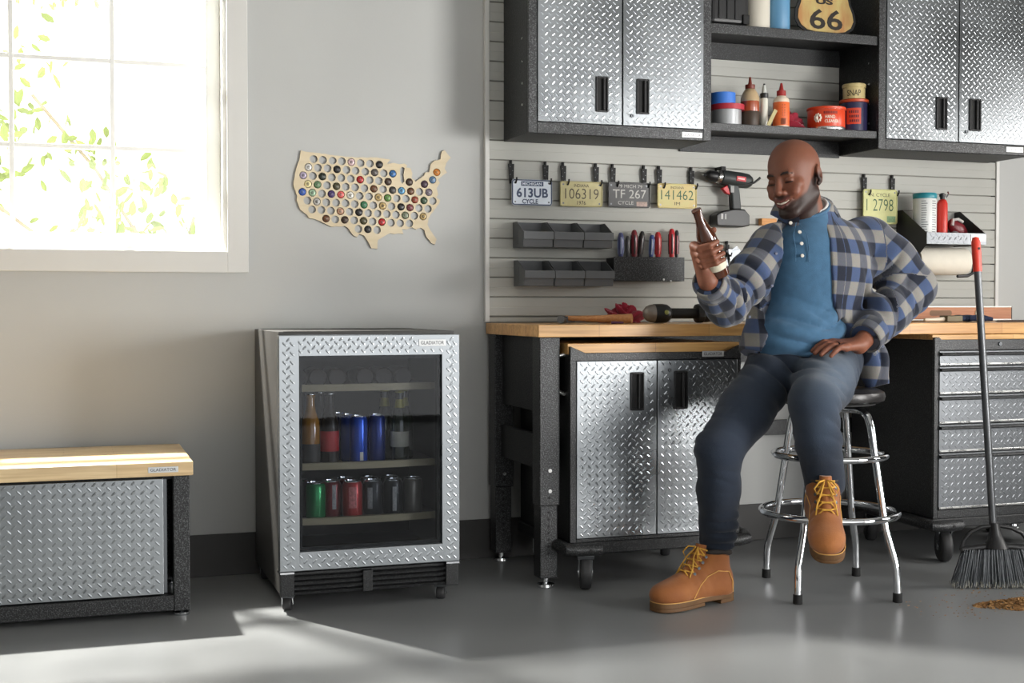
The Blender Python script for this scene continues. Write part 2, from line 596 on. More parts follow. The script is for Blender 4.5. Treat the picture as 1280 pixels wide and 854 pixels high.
# ---------------------------------------------------------------- wall cabinets
def wall_cabinet(x0, x1, label, handles, lk, bd):
    z0, z1, yf = 1.592, 2.36, -0.300
    t = thing('wall_cabinet', label, 'cabinet', ((x0 + x1) / 2, -0.16, z0), 'wall cabinets with diamond plate doors')
    body = put('body', MB().box(x0, x1, yf + .012, -0.0185, z0, z1), M_HAMD, t, bevel=0.003)
    fr = MB()
    fw = 0.034
    fr.box(x0, x0 + fw, yf, yf + .012, z0, z1).box(x1 - fw, x1, yf, yf + .012, z0, z1)
    fr.box(x0 + fw, x1 - fw, yf, yf + .012, z0, z0 + .040).box(x0 + fw, x1 - fw, yf, yf + .012, z1 - .034, z1)
    put('face_frame', fr, M_HAM, t, bevel=0.002)
    xm = (x0 + x1) / 2
    plate_door(x0 + fw + .001, xm - .0025, z0 + .041, z1 - .036, yf - .004, t, handle=handles[0], thick=.014)
    plate_door(xm + .0025, x1 - fw - .001, z0 + .041, z1 - .036, yf - .004, t, handle=handles[1], lockp=lk, thick=.014)
    badge(*bd, yf, t)
    for z in (1.70, 1.778, 1.858, 1.94):
        put('bolt', MB().cyl((x0, -.235, z), (x0 - .0025, -.235, z), .0045, n=10), M_NICKEL, body)
        put('bolt', MB().cyl((x1, -.235, z), (x1 + .0025, -.235, z), .0045, n=10), M_NICKEL, body)
    return t
wall_cabinet(1.555, 2.290, 'dark wall cabinet with two bright diamond plate doors, left of the open shelves',
             ((1.815, 1.864, 1.678, 1.806), (1.978, 2.029, 1.678, 1.806)), (1.961, 1.669), (2.167, 2.251, 1.600, 1.620))
wall_cabinet(3.032, 3.790, 'dark wall cabinet with two diamond plate doors, right of the open shelves',
             ((3.300, 3.353, 1.680, 1.809), (3.462, 3.518, 1.682, 1.811)), (3.449, 1.676), (3.650, 3.735, 1.603, 1.624))

sh = thing('open_shelf_unit', 'dark open shelf unit with two shelves between the wall cabinets', 'shelf', (2.661, -.15, 1.585))
for zt, lip, n in ((1.662, .030, 'lower'), (2.038, .036, 'upper')):
    s_ = put('shelf', MB().box(2.292, 3.030, -.278, -.019, zt - .012, zt), M_HAMD, sh)
    put('front_lip', MB().box(2.292, 3.030, -.292, -.278, zt - lip, zt), M_HAM, s_, bevel=.002)
    put('back_brace', MB().box(2.292, 3.030, -.030, -.019, zt - .078, zt - .012), M_HAMD, s_, bevel=.001)
    put('side_flange', MB().box(2.292, 2.296, -.278, -.03, zt - .03, zt - .012), M_HAMD, s_)
    put('side_flange', MB().box(3.026, 3.030, -.278, -.03, zt - .03, zt - .012), M_HAMD, s_)

# ---------------------------------------------------------------- workbench
BX0, BX1, BY0, BY1, BZ = 1.483, 3.95, -0.605, -0.022, 0.902
wbn = thing('workbench', 'long workbench with a maple block top and dark adjustable steel legs', 'workbench', (2.7, -.3, 0))
put('top', MB().box(BX0, BX1, BY0, BY1, BZ - .042, BZ), M_WOOD, wbn, bevel=.002)
def bench_leg(x, y):
    l = put('leg', MB().box(x, x + .074, y, y + .074, .285, BZ - .042), M_HAM, wbn, bevel=.003)
    put('inner_leg', MB().box(x + .004, x + .067, y + .004, y + .070, .035, .2855), M_HAM, l, bevel=.003)
    put('foot', MB().lathe([(.010, .03), (.010, .014), (.030, .012), (.031, .003), (.028, .0)][::-1], (x + .036, y + .037, 0), n=24).cyl((x + .036, y + .037, .01), (x + .036, y + .037, .05), .008), M_CHROME, l, smooth=True)
    for z in (.335, .405):
        put('bolt', MB().cyl((x + .037, y, z), (x + .037, y - .004, z), .0065, n=12), M_NICKEL, l)
    put('hole', MB().cyl((x + .035, y + .001, .312), (x + .035, y - .0006, .312), .0045, n=10), M_BLACKM, l)
    for k in range(7):
        put('hole', MB().cyl((x + .034, y + .006, .262 - k * .0235), (x + .034, y + .0034, .262 - k * .0235), .0042, n=10), M_BLACKM, l)
    return l
LX = 1.492
for x in (LX, BX1 - .082):
    bench_leg(x, -.592)
    bench_leg(x, -.105)
    put('side_panel', MB().box(x + .030, x + .040, -.518, -.105, .60, BZ - .042), M_HAMD, wbn)
    put('side_rail', MB().box(x + .024, x + .050, -.518, -.105, .40, .52), M_HAMD, wbn, bevel=.003)
    put('bracket', MB().prism([(-.518, .40), (-.518, .28), (-.49, .28), (-.43, .40)], x + .030, x + .044, 'YZ'), M_HAMD, wbn)
put('back_rail', MB().box(LX + .074, BX1 - .082, -.075, -.05, .74, BZ - .042), M_HAMD, wbn)
put('back_rail', MB().box(LX + .074, BX1 - .082, -.075, -.05, .44, .50), M_HAMD, wbn)

# ---------------------------------------------------------------- rolling cabinet under the bench
t = thing('rolling_cabinet', 'rolling steel cabinet with two diamond plate doors under the workbench', 'cabinet', (1.912, -.34, 0))
x0, x1, z0, z1, yf, yb = 1.588, 2.235, .160, .812, -.632, -.12
put('body', MB().box(x0, x1, yf + .014, yb, z0, z1 - .012), M_HAMD, t, bevel=.003)
fr = MB()
fr.box(x0, x0 + .022, yf, yf + .014, z0, .780).box(x1 - .014, x1, yf, yf + .014, z0, .780).box(x0 + .022, x1 - .014, yf, yf + .014, z0, z0 + .012)
fr.prism([(x0, .780), (x1, .780), (x1, .829), (x1 - .055, .806), (x0 + .055, .806), (x0, .829)], yf, yf + .014, 'XZ')
put('face_frame', fr, M_HAM, t, bevel=.0015)
put('wood_top', MB().box(x0 - .004, x1 + .004, yf + .016, yb, z1 - .011, .838), M_WOOD, t, bevel=.002)
xm = 1.9095
plate_door(x0 + .022, xm - .002, .174, .778, yf - .004, t, handle=(1.807, 1.858, .607, .737), thick=.014)
plate_door(xm + .002, x1 - .014, .174, .778, yf - .004, t, handle=(1.973, 2.025, .608, .739), lockp=(1.957, .743), thick=.014)
badge(2.084, 2.168, .788, .808, yf, t)
hd = put('push_handle', MB().tube([(x0 - .001, yf + .05, .665), (x0 - .030, yf + .05, .675), (x0 - .032, yf + .05, .70), (x0 - .032, yf + .05, .77), (x0 - .030, yf + .05, .795), (x0 - .001, yf + .05, .80)], .008, 10), M_NICKEL, t, smooth=True)
bb = MB().box(x0 - .012, x1 + .012, yf - .002, yb, .118, .159)
put('base_tray', bb, M_HAMD, t, bevel=.004)
for xa, sgn in ((x0, -1), (x1, 1)):
    bar = MB().tube([(xa + sgn * .03, yf + .09, .15), (xa + sgn * .030, yf + .02, .148), (xa + sgn * .015, yf - .022, .143), (xa - sgn * .02, yf - .030, .14), (xa - sgn * .10, yf - .030, .139)], .021, 14)
    put('corner_bumper', bar, M_HAM, t, smooth=True)
    put('bolt', MB().cyl((xa - sgn * .055, yf - .048, .14), (xa - sgn * .055, yf - .053, .14), .006, n=10), M_BLACKM, t)
for xa in (x0 + .055, x1 - .075):
    caster(xa, yf - .0, .058, .036, t, .119, yaw=R(72))
    caster(xa, yb - .06, .058, .036, t, .119, yaw=R(66), brake=False)

# ---------------------------------------------------------------- rolling tool chest
t = thing('tool_chest', 'rolling tool chest with a stack of diamond plate drawers under the bench', 'tool chest', (3.42, -.34, 0))
x0, x1, z0, z1, yf, yb = 3.050, 3.765, .165, .838, -.640, -.10
put('body', MB().box(x0, x1, yf + .014, yb, z0, z1), M_HAMD, t, bevel=.003)
fr = MB()
fr.box(x0, x0 + .018, yf, yf + .014, z0, .848).box(x1 - .018, x1, yf, yf + .014, z0, .848)
fr.box(x0 + .018, x1 - .018, yf, yf + .014, .800, .838).box(x0 + .018, x1 - .018, yf, yf + .014, z0, .196)
fr.prism([(x0 + .018, .838), (x0 + .018, .848), (x0 + .035, .838)], yf, yf + .014, 'XZ')
put('face_frame', fr, M_HAM, t, bevel=.0015)
put('wood_top', MB().box(x0, x1, yf + .015, yb, .839, .858), M_WOOD, t, bevel=.002)
lock(3.345, .822, yf, t)
for za, zb in ((.742, .796), (.634, .737), (.523, .629), (.415, .518), (.200, .410)):
    d = put('drawer', MB().box(x0 + .020, x1 - .020, yf - .004, yf + .012, za, zb), M_STEELDARK, t, bevel=.001)
    put('tread_pattern', treads(MB(), x0 + .024, x1 - .024, za + .013, zb - .020, yf - .004), M_STEELDARK, d, kind='stuff')
    put('pull_rail', MB().prism([(yf - .004, zb - .004), (yf - .016, zb - .006), (yf - .020, zb - .012), (yf - .016, zb - .017), (yf - .004, zb - .017)], x0 + .020, x1 - .020, 'YZ'), M_HAM, d, bevel=.001)
    put('bottom_lip', MB().box(x0 + .020, x1 - .020, yf - .008, yf - .003, za + .002, za + .009), M_NICKEL, d, bevel=.001)
put('base_tray', MB().box(x0 - .012, x1 + .012, yf - .002, yb, .128, .164), M_HAMD, t, bevel=.004)
for xa, sgn in ((x0, -1), (x1, 1)):
    bar = MB().tube([(xa + sgn * .03, yb, .15), (xa + sgn * .03, yf + .09, .15), (xa + sgn * .030, yf + .02, .148), (xa + sgn * .015, yf - .022, .143), (xa - sgn * .02, yf - .030, .142), (xa - sgn * .10, yf - .030, .142)], .021, 14)
    put('corner_bumper', bar, M_HAM, t, smooth=True)
    put('bolt', MB().cyl((xa - sgn * .055, yf - .048, .142), (xa - sgn * .055, yf - .053, .142), .006, n=10), M_BLACKM, t)
    caster(xa - sgn * .055, yf + .01, .060, .038, t, .13, yaw=R(70))
    caster(xa - sgn * .055, yb - .06, .060, .038, t, .13, yaw=R(66), brake=False)

# ---------------------------------------------------------------- storage bench on the left
t = thing('storage_bench', 'low storage bench with a pale maple top and diamond plate front under the window', 'bench', (-.3, -.31, 0))
x0, x1, yf, yb = -1.05, .347, -.590, -.045
put('top', MB().box(x0, x1, yf, yb, .440, .483), M_WOODL, t, bevel=.002)
badge(.212, .302, .452, .470, yf, t)
for xa in (x0 + .008, x1 - .060):
    for ya in (yf + .012, yb - .060):
        l = put('leg', MB().box(xa, xa + .050, ya, ya + .050, .016, .440), M_HAM, t, bevel=.003)
        put('foot', MB().lathe([(.024, 0), (.026, .003), (.026, .010), (.010, .013), (.010, .02)], (xa + .025, ya + .025, 0), n=20), M_CHROME, l, smooth=True)
put('bottom_rail', MB().box(x0 + .058, x1 - .060, yf + .014, yf + .060, .018, .066), M_HAM, t, bevel=.003)
put('bottom_rail', MB().box(x0 + .058, x1 - .060, yb - .058, yb - .012, .018, .066), M_HAM, t, bevel=.003)
put('top_rail', MB().box(x0 + .058, x1 - .060, yf + .050, yf + .062, .425, .440), M_HAMD, t)
put('back_panel', MB().box(x0 + .058, x1 - .060, yb - .030, yb - .022, .066, .44), M_HAMD, t)
put('end_panel', MB().box(x1 - .034, x1 - .026, yf + .062, yb - .06, .03, .44), M_HAMD, t)
put('inner_door', MB().box(-.35, x1 - .077, yf + .050, yf + .056, .068, .425), M_STEELDARK, t)
pd = put('sliding_door', MB().box(x0 + .07, .258, yf + .022, yf + .038, .070, .4305), M_PLATE, t, bevel=.0015)
put('tread_pattern', treads(MB(), x0 + .074, .254, .074, .427, yf + .022, L=.0215), M_PLATE, pd, kind='stuff')

# ---------------------------------------------------------------- beverage cooler
t = thing('beverage_cooler', 'glass door beverage cooler with a diamond plate door frame and small casters', 'refrigerator', (.895, -.36, 0))
fx0, fx1, fyf, fyb = .603, 1.188, -.660, -.055
M_FSIDE = mat('cooler_side_grey', (70, 69, 67), 0.5, metal=0.3, var=0.03)
M_LINER = mat('cooler_liner', (40, 42, 45), 0.5, var=0.05)
M_SHELFE = mat('beech_shelf_edge', (150, 140, 112), 0.5, var=0.06, vscale=6, stretch=(2, 30, 30))
M_WIRE = mat('black_wire', (40, 40, 42), 0.4, metal=0.4, var=0.02)
b = MB()
w_ = .022
b.box(fx0 + .006, fx0 + w_, fyf + .045, fyb, .052, .884).box(fx1 - w_, fx1 - .004, fyf + .045, fyb, .052, .884)
b.box(fx0 + w_, fx1 - w_, fyf + .045, fyb, .858, .884).box(fx0 + w_, fx1 - w_, fyb - .03, fyb, .052, .858).box(fx0 + w_, fx1 - w_, fyf + .045, fyb - .03, .052, .135)
put('cabinet_body', b, M_FSIDE, t, bevel=.001)
ln = MB()
ln.box(fx0 + w_, fx0 + w_ + .004, fyf + .05, fyb - .031, .136, .857).box(fx1 - w_ - .004, fx1 - w_, fyf + .05, fyb - .031, .136, .857)
ln.box(fx0 + w_ + .004, fx1 - w_ - .004, fyb - .035, fyb - .031, .136, .857).box(fx0 + w_ + .004, fx1 - w_ - .004, fyf + .05, fyb - .035, .853, .857).box(fx0 + w_ + .004, fx1 - w_ - .004, fyf + .05, fyb - .035, .136, .140)
put('liner', ln, M_LINER, t)
gx0, gx1, gz0, gz1 = .665, 1.130, .192, .808
dr = MB()
dr.box(fx0, gx0, fyf, fyf + .036, .133, .873).box(gx1, fx1, fyf, fyf + .036, .133, .873)
dr.box(gx0, gx1, fyf, fyf + .036, .133, gz0).box(gx0, gx1, fyf, fyf + .036, gz1, .873)
door = put('door', dr, M_PLATE, t, bevel=.0012)
tm = MB()
bz = (1.052, 1.142, .836, .858)
treads(tm, fx0 + .006, gx0 - .010, .139, .867, fyf, L=.0215)
treads(tm, gx1 + .010, fx1 - .006, .139, .867, fyf, (bz,), L=.0215)
treads(tm, gx0 - .010, gx1 + .010, gz1 + .008, .867, fyf, (bz,), L=.0215)
treads(tm, gx0 - .010, gx1 + .010, .139, gz0 - .008, fyf, L=.0215)
put('tread_pattern', tm, M_PLATE, door, kind='stuff')
badge(*bz, fyf, door)
put('glass', MB().box(gx0, gx1, fyf + .012, fyf + .016, gz0, gz1), M_GLASSD, door)
gk = MB()
gk.box(gx0, gx0 + .012, fyf + .017, fyf + .044, gz0, gz1).box(gx1 - .012, gx1, fyf + .017, fyf + .044, gz0, gz1)
gk.box(gx0 + .012, gx1 - .012, fyf + .017, fyf + .044, gz0, gz0 + .012).box(gx0 + .012, gx1 - .012, fyf + .017, fyf + .044, gz1 - .012, gz1)
put('gasket', gk, M_BLACKM, door)
for xa in (fx0, fx1 - .045):
    put('hinge', MB().box(xa, xa + .045, fyf - .002, fyf + .05, .124, .131).cyl((xa + .02, fyf + .01, .10), (xa + .02, fyf + .01, .126), .005), M_CHROME, t, bevel=.001)
gr = put('grille', MB().box(fx0 + .004, fx1 - .004, fyf + .024, fyf + .044, .052, .124), M_HAMD, t, bevel=.002)
put('end_block', MB().box(fx0 + .002, fx0 + .045, fyf + .004, fyf + .024, .052, .122), M_HAMD, gr, bevel=.002)
put('end_block', MB().box(fx1 - .045, fx1 - .002, fyf + .004, fyf + .024, .052, .122), M_HAMD, gr, bevel=.002)
put('centre_block', MB().box(.868, .900, fyf + .006, fyf + .024, .052, .120), M_HAMD, gr, bevel=.002)
for za in (.058, .074, .090, .106):
    for xa, xb in ((fx0 + .045, .868), (.900, fx1 - .045)):
        put('louvre', MB().prism([(fyf + .010, za), (fyf + .022, za + .006), (fyf + .022, za + .010), (fyf + .008, za + .006)], xa, xb, 'YZ'), M_HAMD, gr)
for xa, sg in ((fx0 + .032, -1), (fx1 - .05, 1)):
    for ya in (fyf + .05, fyb - .06):
        caster(xa, ya, .021, .026, t, .053, yaw=R(66))
# shelves: wire deck with a timber front edge, slightly bowed
SHZ = (.700, .446, .268)
for z in SHZ:
    s_ = put('shelf', MB().box(fx0 + .03, fx1 - .03, fyf + .115, fyb - .05, z - .006, z), M_WIRE, t)
    pts = [(fx0 + .03 + i * (fx1 - fx0 - .06) / 12, fyf + .112 - .022 * math.sin(PI * i / 12)) for i in range(13)]
    poly = pts + [(fx1 - .03, fyf + .1149), (fx0 + .03, fyf + .1149)]
    put('front_edge', MB().prism(poly, z - .010, z + .012, 'XY'), M_SHELFE, s_)
cool_fill = bpy.data.lights.new('cooler_fill', 'AREA')  # added fill so the bottles and cans show through the glass
cool_fill.energy = 0.10
cool_fill.size = .35
cool_fill.shape = 'RECTANGLE'
cool_fill.size_y = .03
lo = bpy.data.objects.new('cooler_fill', cool_fill)
lo.location = Vector((.895, fyf + .08, .848)) - Vector(t.location)
lo.parent = t
COL.objects.link(lo)
put('fill_cover', MB().box(.70, 1.09, fyf + .062, fyf + .098, .8495, .8525), mat('frosted_cover', (210, 212, 215), .6, var=.01), t)  # cover over the added fill
MAP_OUT = [(784, 1530), (800, 1526), (844, 1523), (916, 1516), (993, 1512), (1061, 1515), (1089, 1512), (1117, 1508), (1103, 1493), (1129, 1497), (1152, 1493), (1169, 1496), (1180, 1490), (1175, 1482), (1192, 1480), (1200, 1461), (1197, 1441), (1206, 1438), (1212, 1430), (1244, 1454), (1249, 1465), (1264, 1468), (1270, 1496), (1284, 1511), (1308, 1517), (1313, 1546), (1325, 1552), (1349, 1525), (1331, 1504), (1325, 1484), (1334, 1468), (1313, 1453), (1299, 1441), (1306, 1428), (1293, 1408), (1299, 1385), (1293, 1374), (1307, 1363), (1302, 1349), (1272, 1312), (1261, 1292), (1258, 1272), (1269, 1250), (1293, 1217), (1287, 1197), (1272, 1202), (1252, 1227), (1246, 1250), (1232, 1259), (1214, 1252), (1197, 1260), (1177, 1251), (1160, 1253), (1165, 1234), (1145, 1236), (1131, 1233), (1114, 1236), (1088, 1222), (1068, 1210), (1066, 1177), (1043, 1179), (1032, 1201), (1015, 1226), (998, 1231), (990, 1220), (976, 1225), (959, 1249), (942, 1260), (923, 1257), (893, 1256), (854, 1275), (835, 1282), (813, 1285), (805, 1298), (780, 1316), (767, 1349), (770, 1365), (756, 1402), (765, 1457), (779, 1500)]
MAP_LAKE = [(1153, 1478), (1152, 1459), (1154, 1431), (1162, 1421), (1169, 1429), (1166, 1454), (1170, 1479), (1162, 1483)]
MAP_ROWS = [[(830, 1500, 0), (864, 1498, 0), (900, 1497, 0), (934, 1496, 0), (969, 1494, 'white and pink'), (1004, 1492, 0), (1039, 1491, 0), (1074, 1489, 'black')], [(811, 1470, 'white and grey'), (846, 1469, 0), (881, 1468, 0), (916, 1466, 'black'), (951, 1465, 0), (985, 1463, 0), (1021, 1461, 0), (1056, 1459, 'dark grey'), (1091, 1457, 0), (1125, 1457, 'blue and white')], [(792, 1440, 'lilac and white'), (827, 1439, 0), (862, 1438, 'blackish green'), (897, 1436, 0), (932, 1435, 0), (967, 1433, 0), (1002, 1431, 'red'), (1038, 1430, 0), (1072, 1429, 0), (1107, 1427, 'dark brown'), (1188, 1428, 'dark brown')], [(809, 1409, 'cream'), (844, 1408, 'green and white'), (879, 1406, 0), (914, 1404, 'dark olive'), (948, 1403, 0), (983, 1402, 0), (1018, 1400, 0), (1053, 1399, 'brown'), (1088, 1398, 0), (1124, 1396, 'black and white'), (1158, 1395, 'sky blue and green'), (1193, 1394, 'brown'), (1227, 1393, 0), (1263, 1392, 'greyish purple')], [(789, 1380, 'blue'), (825, 1378, 'pale green'), (860, 1376, 0), (895, 1375, 'purple'), (930, 1374, 'pink red'), (965, 1373, 'white'), (1000, 1371, 0), (1035, 1370, 0), (1070, 1368, 'tan'), (1105, 1367, 'leaf green'), (1140, 1366, 0), (1175, 1365, 0), (1209, 1363, 'rust red'), (1244, 1361, 'dark green'), (1279, 1360, 0)], [(807, 1349, 0), (841, 1346, 'silver grey'), (876, 1344, 0), (912, 1344, 0), (947, 1343, 0), (981, 1341, 0), (1016, 1339, 'bottle green'), (1051, 1338, 0), (1086, 1337, 'tan'), (1120, 1336, 0), (1156, 1335, 'black'), (1190, 1333, 'maroon'), (1225, 1332, 0), (1260, 1330, 0)], [(824, 1317, 0), (858, 1316, 0), (893, 1314, 0), (928, 1313, 'brown and white'), (962, 1312, 0), (997, 1311, 'black'), (1032, 1309, 0), (1067, 1308, 0), (1102, 1307, 0), (1137, 1305, 0), (1172, 1304, 'greyish green'), (1207, 1303, 0), (1241, 1301, 'tan')], [(875, 1285, 'brown'), (909, 1283, 0), (944, 1282, 'dark brown'), (979, 1281, 0), (1014, 1280, 'dark olive'), (1048, 1278, 0), (1083, 1277, 'red'), (1118, 1275, 0), (1153, 1274, 0), (1188, 1274, 0)], [(995, 1250, 0), (1030, 1249, 'black'), (1065, 1247, 0)], [(1246, 1422, 'dark purple'), (1278, 1439, 'blue and grey'), (1294, 1468, 'orange')]]

# ================================================================ wooden map with bottle caps
M_PLY = mat('birch_ply', (206, 190, 158), 0.6, col2=(214, 200, 172), vscale=5, stretch=(1, 1, 9))
M_PLYEDGE = mat('burnt_ply_edge', (96, 74, 52), 0.8, var=0.1)
CAPCOL = {'white and pink': (206, 178, 182), 'black': (34, 32, 32), 'white and grey': (208, 206, 200), 'dark grey': (84, 78, 76), 'blue and white': (52, 98, 152),
          'lilac and white': (176, 164, 186), 'blackish green': (38, 44, 36), 'red': (164, 40, 42), 'dark brown': (62, 46, 36), 'cream': (224, 212, 160),
          'green and white': (96, 126, 92), 'dark olive': (72, 68, 46), 'brown': (96, 62, 40), 'black and white': (60, 58, 56), 'sky blue and green': (96, 150, 186),
          'greyish purple': (122, 112, 122), 'blue': (56, 88, 168), 'pale green': (150, 178, 150), 'purple': (66, 50, 96), 'pink red': (206, 96, 92), 'white': (216, 214, 204),
          'tan': (176, 152, 104), 'leaf green': (92, 128, 66), 'rust red': (134, 62, 42), 'dark green': (58, 78, 56), 'silver grey': (168, 166, 162), 'bottle green': (58, 112, 78),
          'maroon': (110, 54, 58), 'brown and white': (170, 132, 108), 'greyish green': (112, 120, 98), 'dark purple': (64, 46, 60), 'blue and grey': (92, 120, 150), 'orange': (196, 122, 52)}
MAPY0, MAPY1 = -0.0010, -0.0085
def curve_plate(loops, y0, y1):
    """flat plate with holes, built from filled 2D outlines, facing -Y"""
    cu = bpy.data.curves.new('outline', 'CURVE')
    cu.dimensions = '2D'
    cu.fill_mode = 'BOTH'
    cu.extrude = abs(y1 - y0) / 2
    for lp in loops:
        sp = cu.splines.new('POLY')
        sp.points.add(len(lp) - 1)
        for p, q in zip(sp.points, lp):
            p.co = (q[0], q[1], 0, 1)
        sp.use_cyclic_u = True
    ob = bpy.data.objects.new('outline', cu)
    COL.objects.link(ob)
    dg = bpy.context.evaluated_depsgraph_get()
    me = bpy.data.meshes.new_from_object(ob.evaluated_get(dg))
    bpy.data.objects.remove(ob)
    bpy.data.curves.remove(cu)
    mb = MB()
    ym = (y0 + y1) / 2
    mb.v = [(v.co[0], ym - v.co[2], v.co[1]) for v in me.vertices]
    mb.f = [tuple(p.vertices) for p in me.polygons]
    bpy.data.meshes.remove(me)
    return mb
rr = random.Random(7)
outl = []
for i, p in enumerate(MAP_OUT):
    q = MAP_OUT[(i + 1) % len(MAP_OUT)]
    L_ = math.dist(p, q)
    n = max(1, int(L_ / 9))
    for k in range(n):
        j = 1.1 if k else 0
        outl.append(((p[0] + (q[0] - p[0]) * k / n + rr.uniform(-j, j)) / 1000, (p[1] + (q[1] - p[1]) * k / n + rr.uniform(-j, j)) / 1000))
loops = [outl, [(x / 1000, z / 1000) for x, z in MAP_LAKE]]
CR = .0142
for row in MAP_ROWS:
    for x, z, c in row:
        loops.append([(x / 1000 + CR * math.cos(2 * PI * k / 20), z / 1000 + CR * math.sin(2 * PI * k / 20)) for k in range(20)])
mp_ = put('wall_map', curve_plate(loops, MAPY0, MAPY1), M_PLY)
mp_.data.materials.append(M_PLYEDGE)
for p in mp_.data.polygons:
    if abs(p.normal[1]) < .5:
        p.material_index = 1
tag(mp_, 'plywood map of the United States drilled with round holes, hung on the grey wall', 'wall map')
ORD = ['first', 'second', 'third', 'fourth', 'fifth', 'sixth', 'seventh', 'eighth', 'ninth', 'tenth', 'eleventh', 'twelfth', 'thirteenth', 'fourteenth', 'fifteenth']
cap_prof = [(.0000, .0095), (.0100, .0093), (.0120, .0080), (.0128, .0050), (.0136, .0015), (.0138, .0)]
capmesh = MB().lathe(cap_prof[::-1], (0, 0, 0), (0, -1, 0), 22).mesh('bottle_cap', smooth=True)
dotmesh = MB().lathe([(.0058, .0), (.0056, .0006), (0, .0007)], (0, 0, 0), (0, -1, 0), 14).mesh('emblem', smooth=True)
for ri, row in enumerate(MAP_ROWS):
    for hi_, (x, z, c) in enumerate(row):
        if not c:
            continue
        me = capmesh.copy()
        me.materials.append(mat('cap_' + c.replace(' ', '_'), CAPCOL[c], .35, metal=.15, var=.12, vscale=160))
        o = bpy.data.objects.new('bottle_cap', me)
        o.location = (x / 1000, -.0012, z / 1000)
        COL.objects.link(o)
        if ri < 9:
            lb = f'{c} bottle cap, {ORD[hi_]} hole from the left, {ORD[ri]} map row'
        else:
            lb = f'{c} bottle cap on the north-eastern arm of the wooden map'
        tag(o, lb, 'bottle cap', 'bottle caps in the wooden map')
        dm = dotmesh.copy()
        lumi = sum(CAPCOL[c]) / 3
        ec = tuple(int(v * .62 + (30 if lumi > 140 else 78) * .38 + (0 if lumi > 140 else 22)) for v in CAPCOL[c])
        dm.materials.append(mat('cap_emblem_' + c.replace(' ', '_'), ec, .4, var=.35, vscale=320))
        e = bpy.data.objects.new('emblem', dm)
        e.location = (0, -.0092, 0)
        e.parent = o
        COL.objects.link(e)

# ================================================================ licence plates on hooks
def hook(x, label):
    """black slat-wall hook: slot tongue, perforated strap and upturned finger"""
    t = thing('slat_hook', label, 'hook', (x, -.03, 1.44), 'black slat wall hooks')
    put('tongue', MB().box(x - .004, x + .003, -.0315, -.0155, 1.508, 1.522), M_BLACKM, t)
    put('strap', MB().prism([(x - .012, 1.508), (x + .012, 1.508), (x + .010, 1.435), (x - .007, 1.432)], -.0315, -.0275, 'XZ'), M_BLACKM, t, bevel=.0008)
    put('finger', MB().tube([(x + .004, -.029, 1.444), (x + .008, -.040, 1.434), (x + .011, -.052, 1.434), (x + .013, -.057, 1.446), (x + .013, -.057, 1.455)], .0032, 8), M_BLACKM, t, smooth=True)
    for k in range(4):
        put('rivet', MB().cyl((x + (.005 if k % 2 else -.004), -.0315, 1.497 - k * .015), (x + (.005 if k % 2 else -.004), -.0322, 1.497 - k * .015), .0018, n=8), M_STEELDARK, t)
HN = ['left hook carrying the blue and white 613UB plate', 'right hook carrying the blue and white 613UB plate', 'left hook carrying the beige 106319 plate', 'right hook carrying the beige 106319 plate',
      'left hook carrying the black 267 plate', 'right hook carrying the black 267 plate', 'left hook carrying the yellow 141462 plate', 'right hook carrying the yellow 141462 plate',
      'left hook carrying the pale yellow cycle plate beside the wipes canister', 'right hook carrying the pale yellow cycle plate beside the wipes canister']
for x, n in zip((1.582, 1.722, 1.795, 1.932, 2.003, 2.137, 2.203, 2.345, 3.153, 3.292), HN):
    hook(x, 'black ' + n)

def rrect(x0, x1, z0, z1, r, n=5):
    pts = []
    for cx, cz, a0 in ((x1 - r, z1 - r, 0), (x0 + r, z1 - r, 90), (x0 + r, z0 + r, 180), (x1 - r, z0 + r, 270)):
        for k in range(n + 1):
            a = R(a0 + 90 * k / n)
            pts.append((cx + r * math.cos(a), cz + r * math.sin(a)))
    return pts

def plate(x0, x1, z0, z1, label, mface, mrim, texts, extra=None):
    y = -.0475
    t = thing('licence_plate', label, 'licence plate', ((x0 + x1) / 2, y, z0), 'motorcycle licence plates on the slat wall')
    put('sheet', MB().prism(rrect(x0, x1, z0, z1, .010), y - .0008, y + .0008, 'XZ'), mface, t)
    pts = [(px, y - .0012, pz) for px, pz in rrect(x0 + .003, x1 - .003, z0 + .003, z1 - .003, .008)]
    put('rim', MB().tube(pts, .0022, 6, closed=True), mrim, t, smooth=True)
    for px in (x0 + .014, x1 - .014):
        for pz in (z0 + .013, z1 - .013):
            put('bolt_hole', MB().cyl((px, y - .0012, pz), (px, y - .0005, pz), .0036, n=10), M_STEELDARK, t)
    for body, cx, cz, w, h, m, bold in texts:
        put_text('lettering', body, cx, y - .0013, cz, w, h, m, t, bold)
    if extra:
        extra(t, y)
    return t
M_PB = mat('plate_white', (214, 222, 232), .35, var=.05, vscale=30)
M_PBL = mat('plate_blue', (40, 58, 92), .35, var=.1, vscale=30)
M_PTAN = mat('plate_tan', (176, 166, 118), .45, var=.08, vscale=30)
M_PBK = mat('plate_black', (34, 33, 33), .4, var=.1, vscale=30)
M_PYL = mat('plate_yellow', (190, 182, 116), .45, col2=(196, 168, 104), vscale=14)
M_PPY = mat('plate_pale_yellow', (194, 194, 132), .45, var=.06, vscale=30)
M_PBRN = mat('plate_brown_ink', (62, 54, 36), .5, var=.1)
M_PGRN = mat('plate_green_ink', (44, 82, 50), .5, var=.1)
M_PSIL = mat('plate_silver_ink', (176, 174, 168), .45, var=.1)
xa, xb, za, zb = 1.578, 1.742, 1.350, 1.449
cx = (xa + xb) / 2
def bluetop(t, y):
    put('top_band', MB().box(cx - .044, cx + .046, y - .0012, y - .0006, 1.424, 1.441), M_PBL, t)
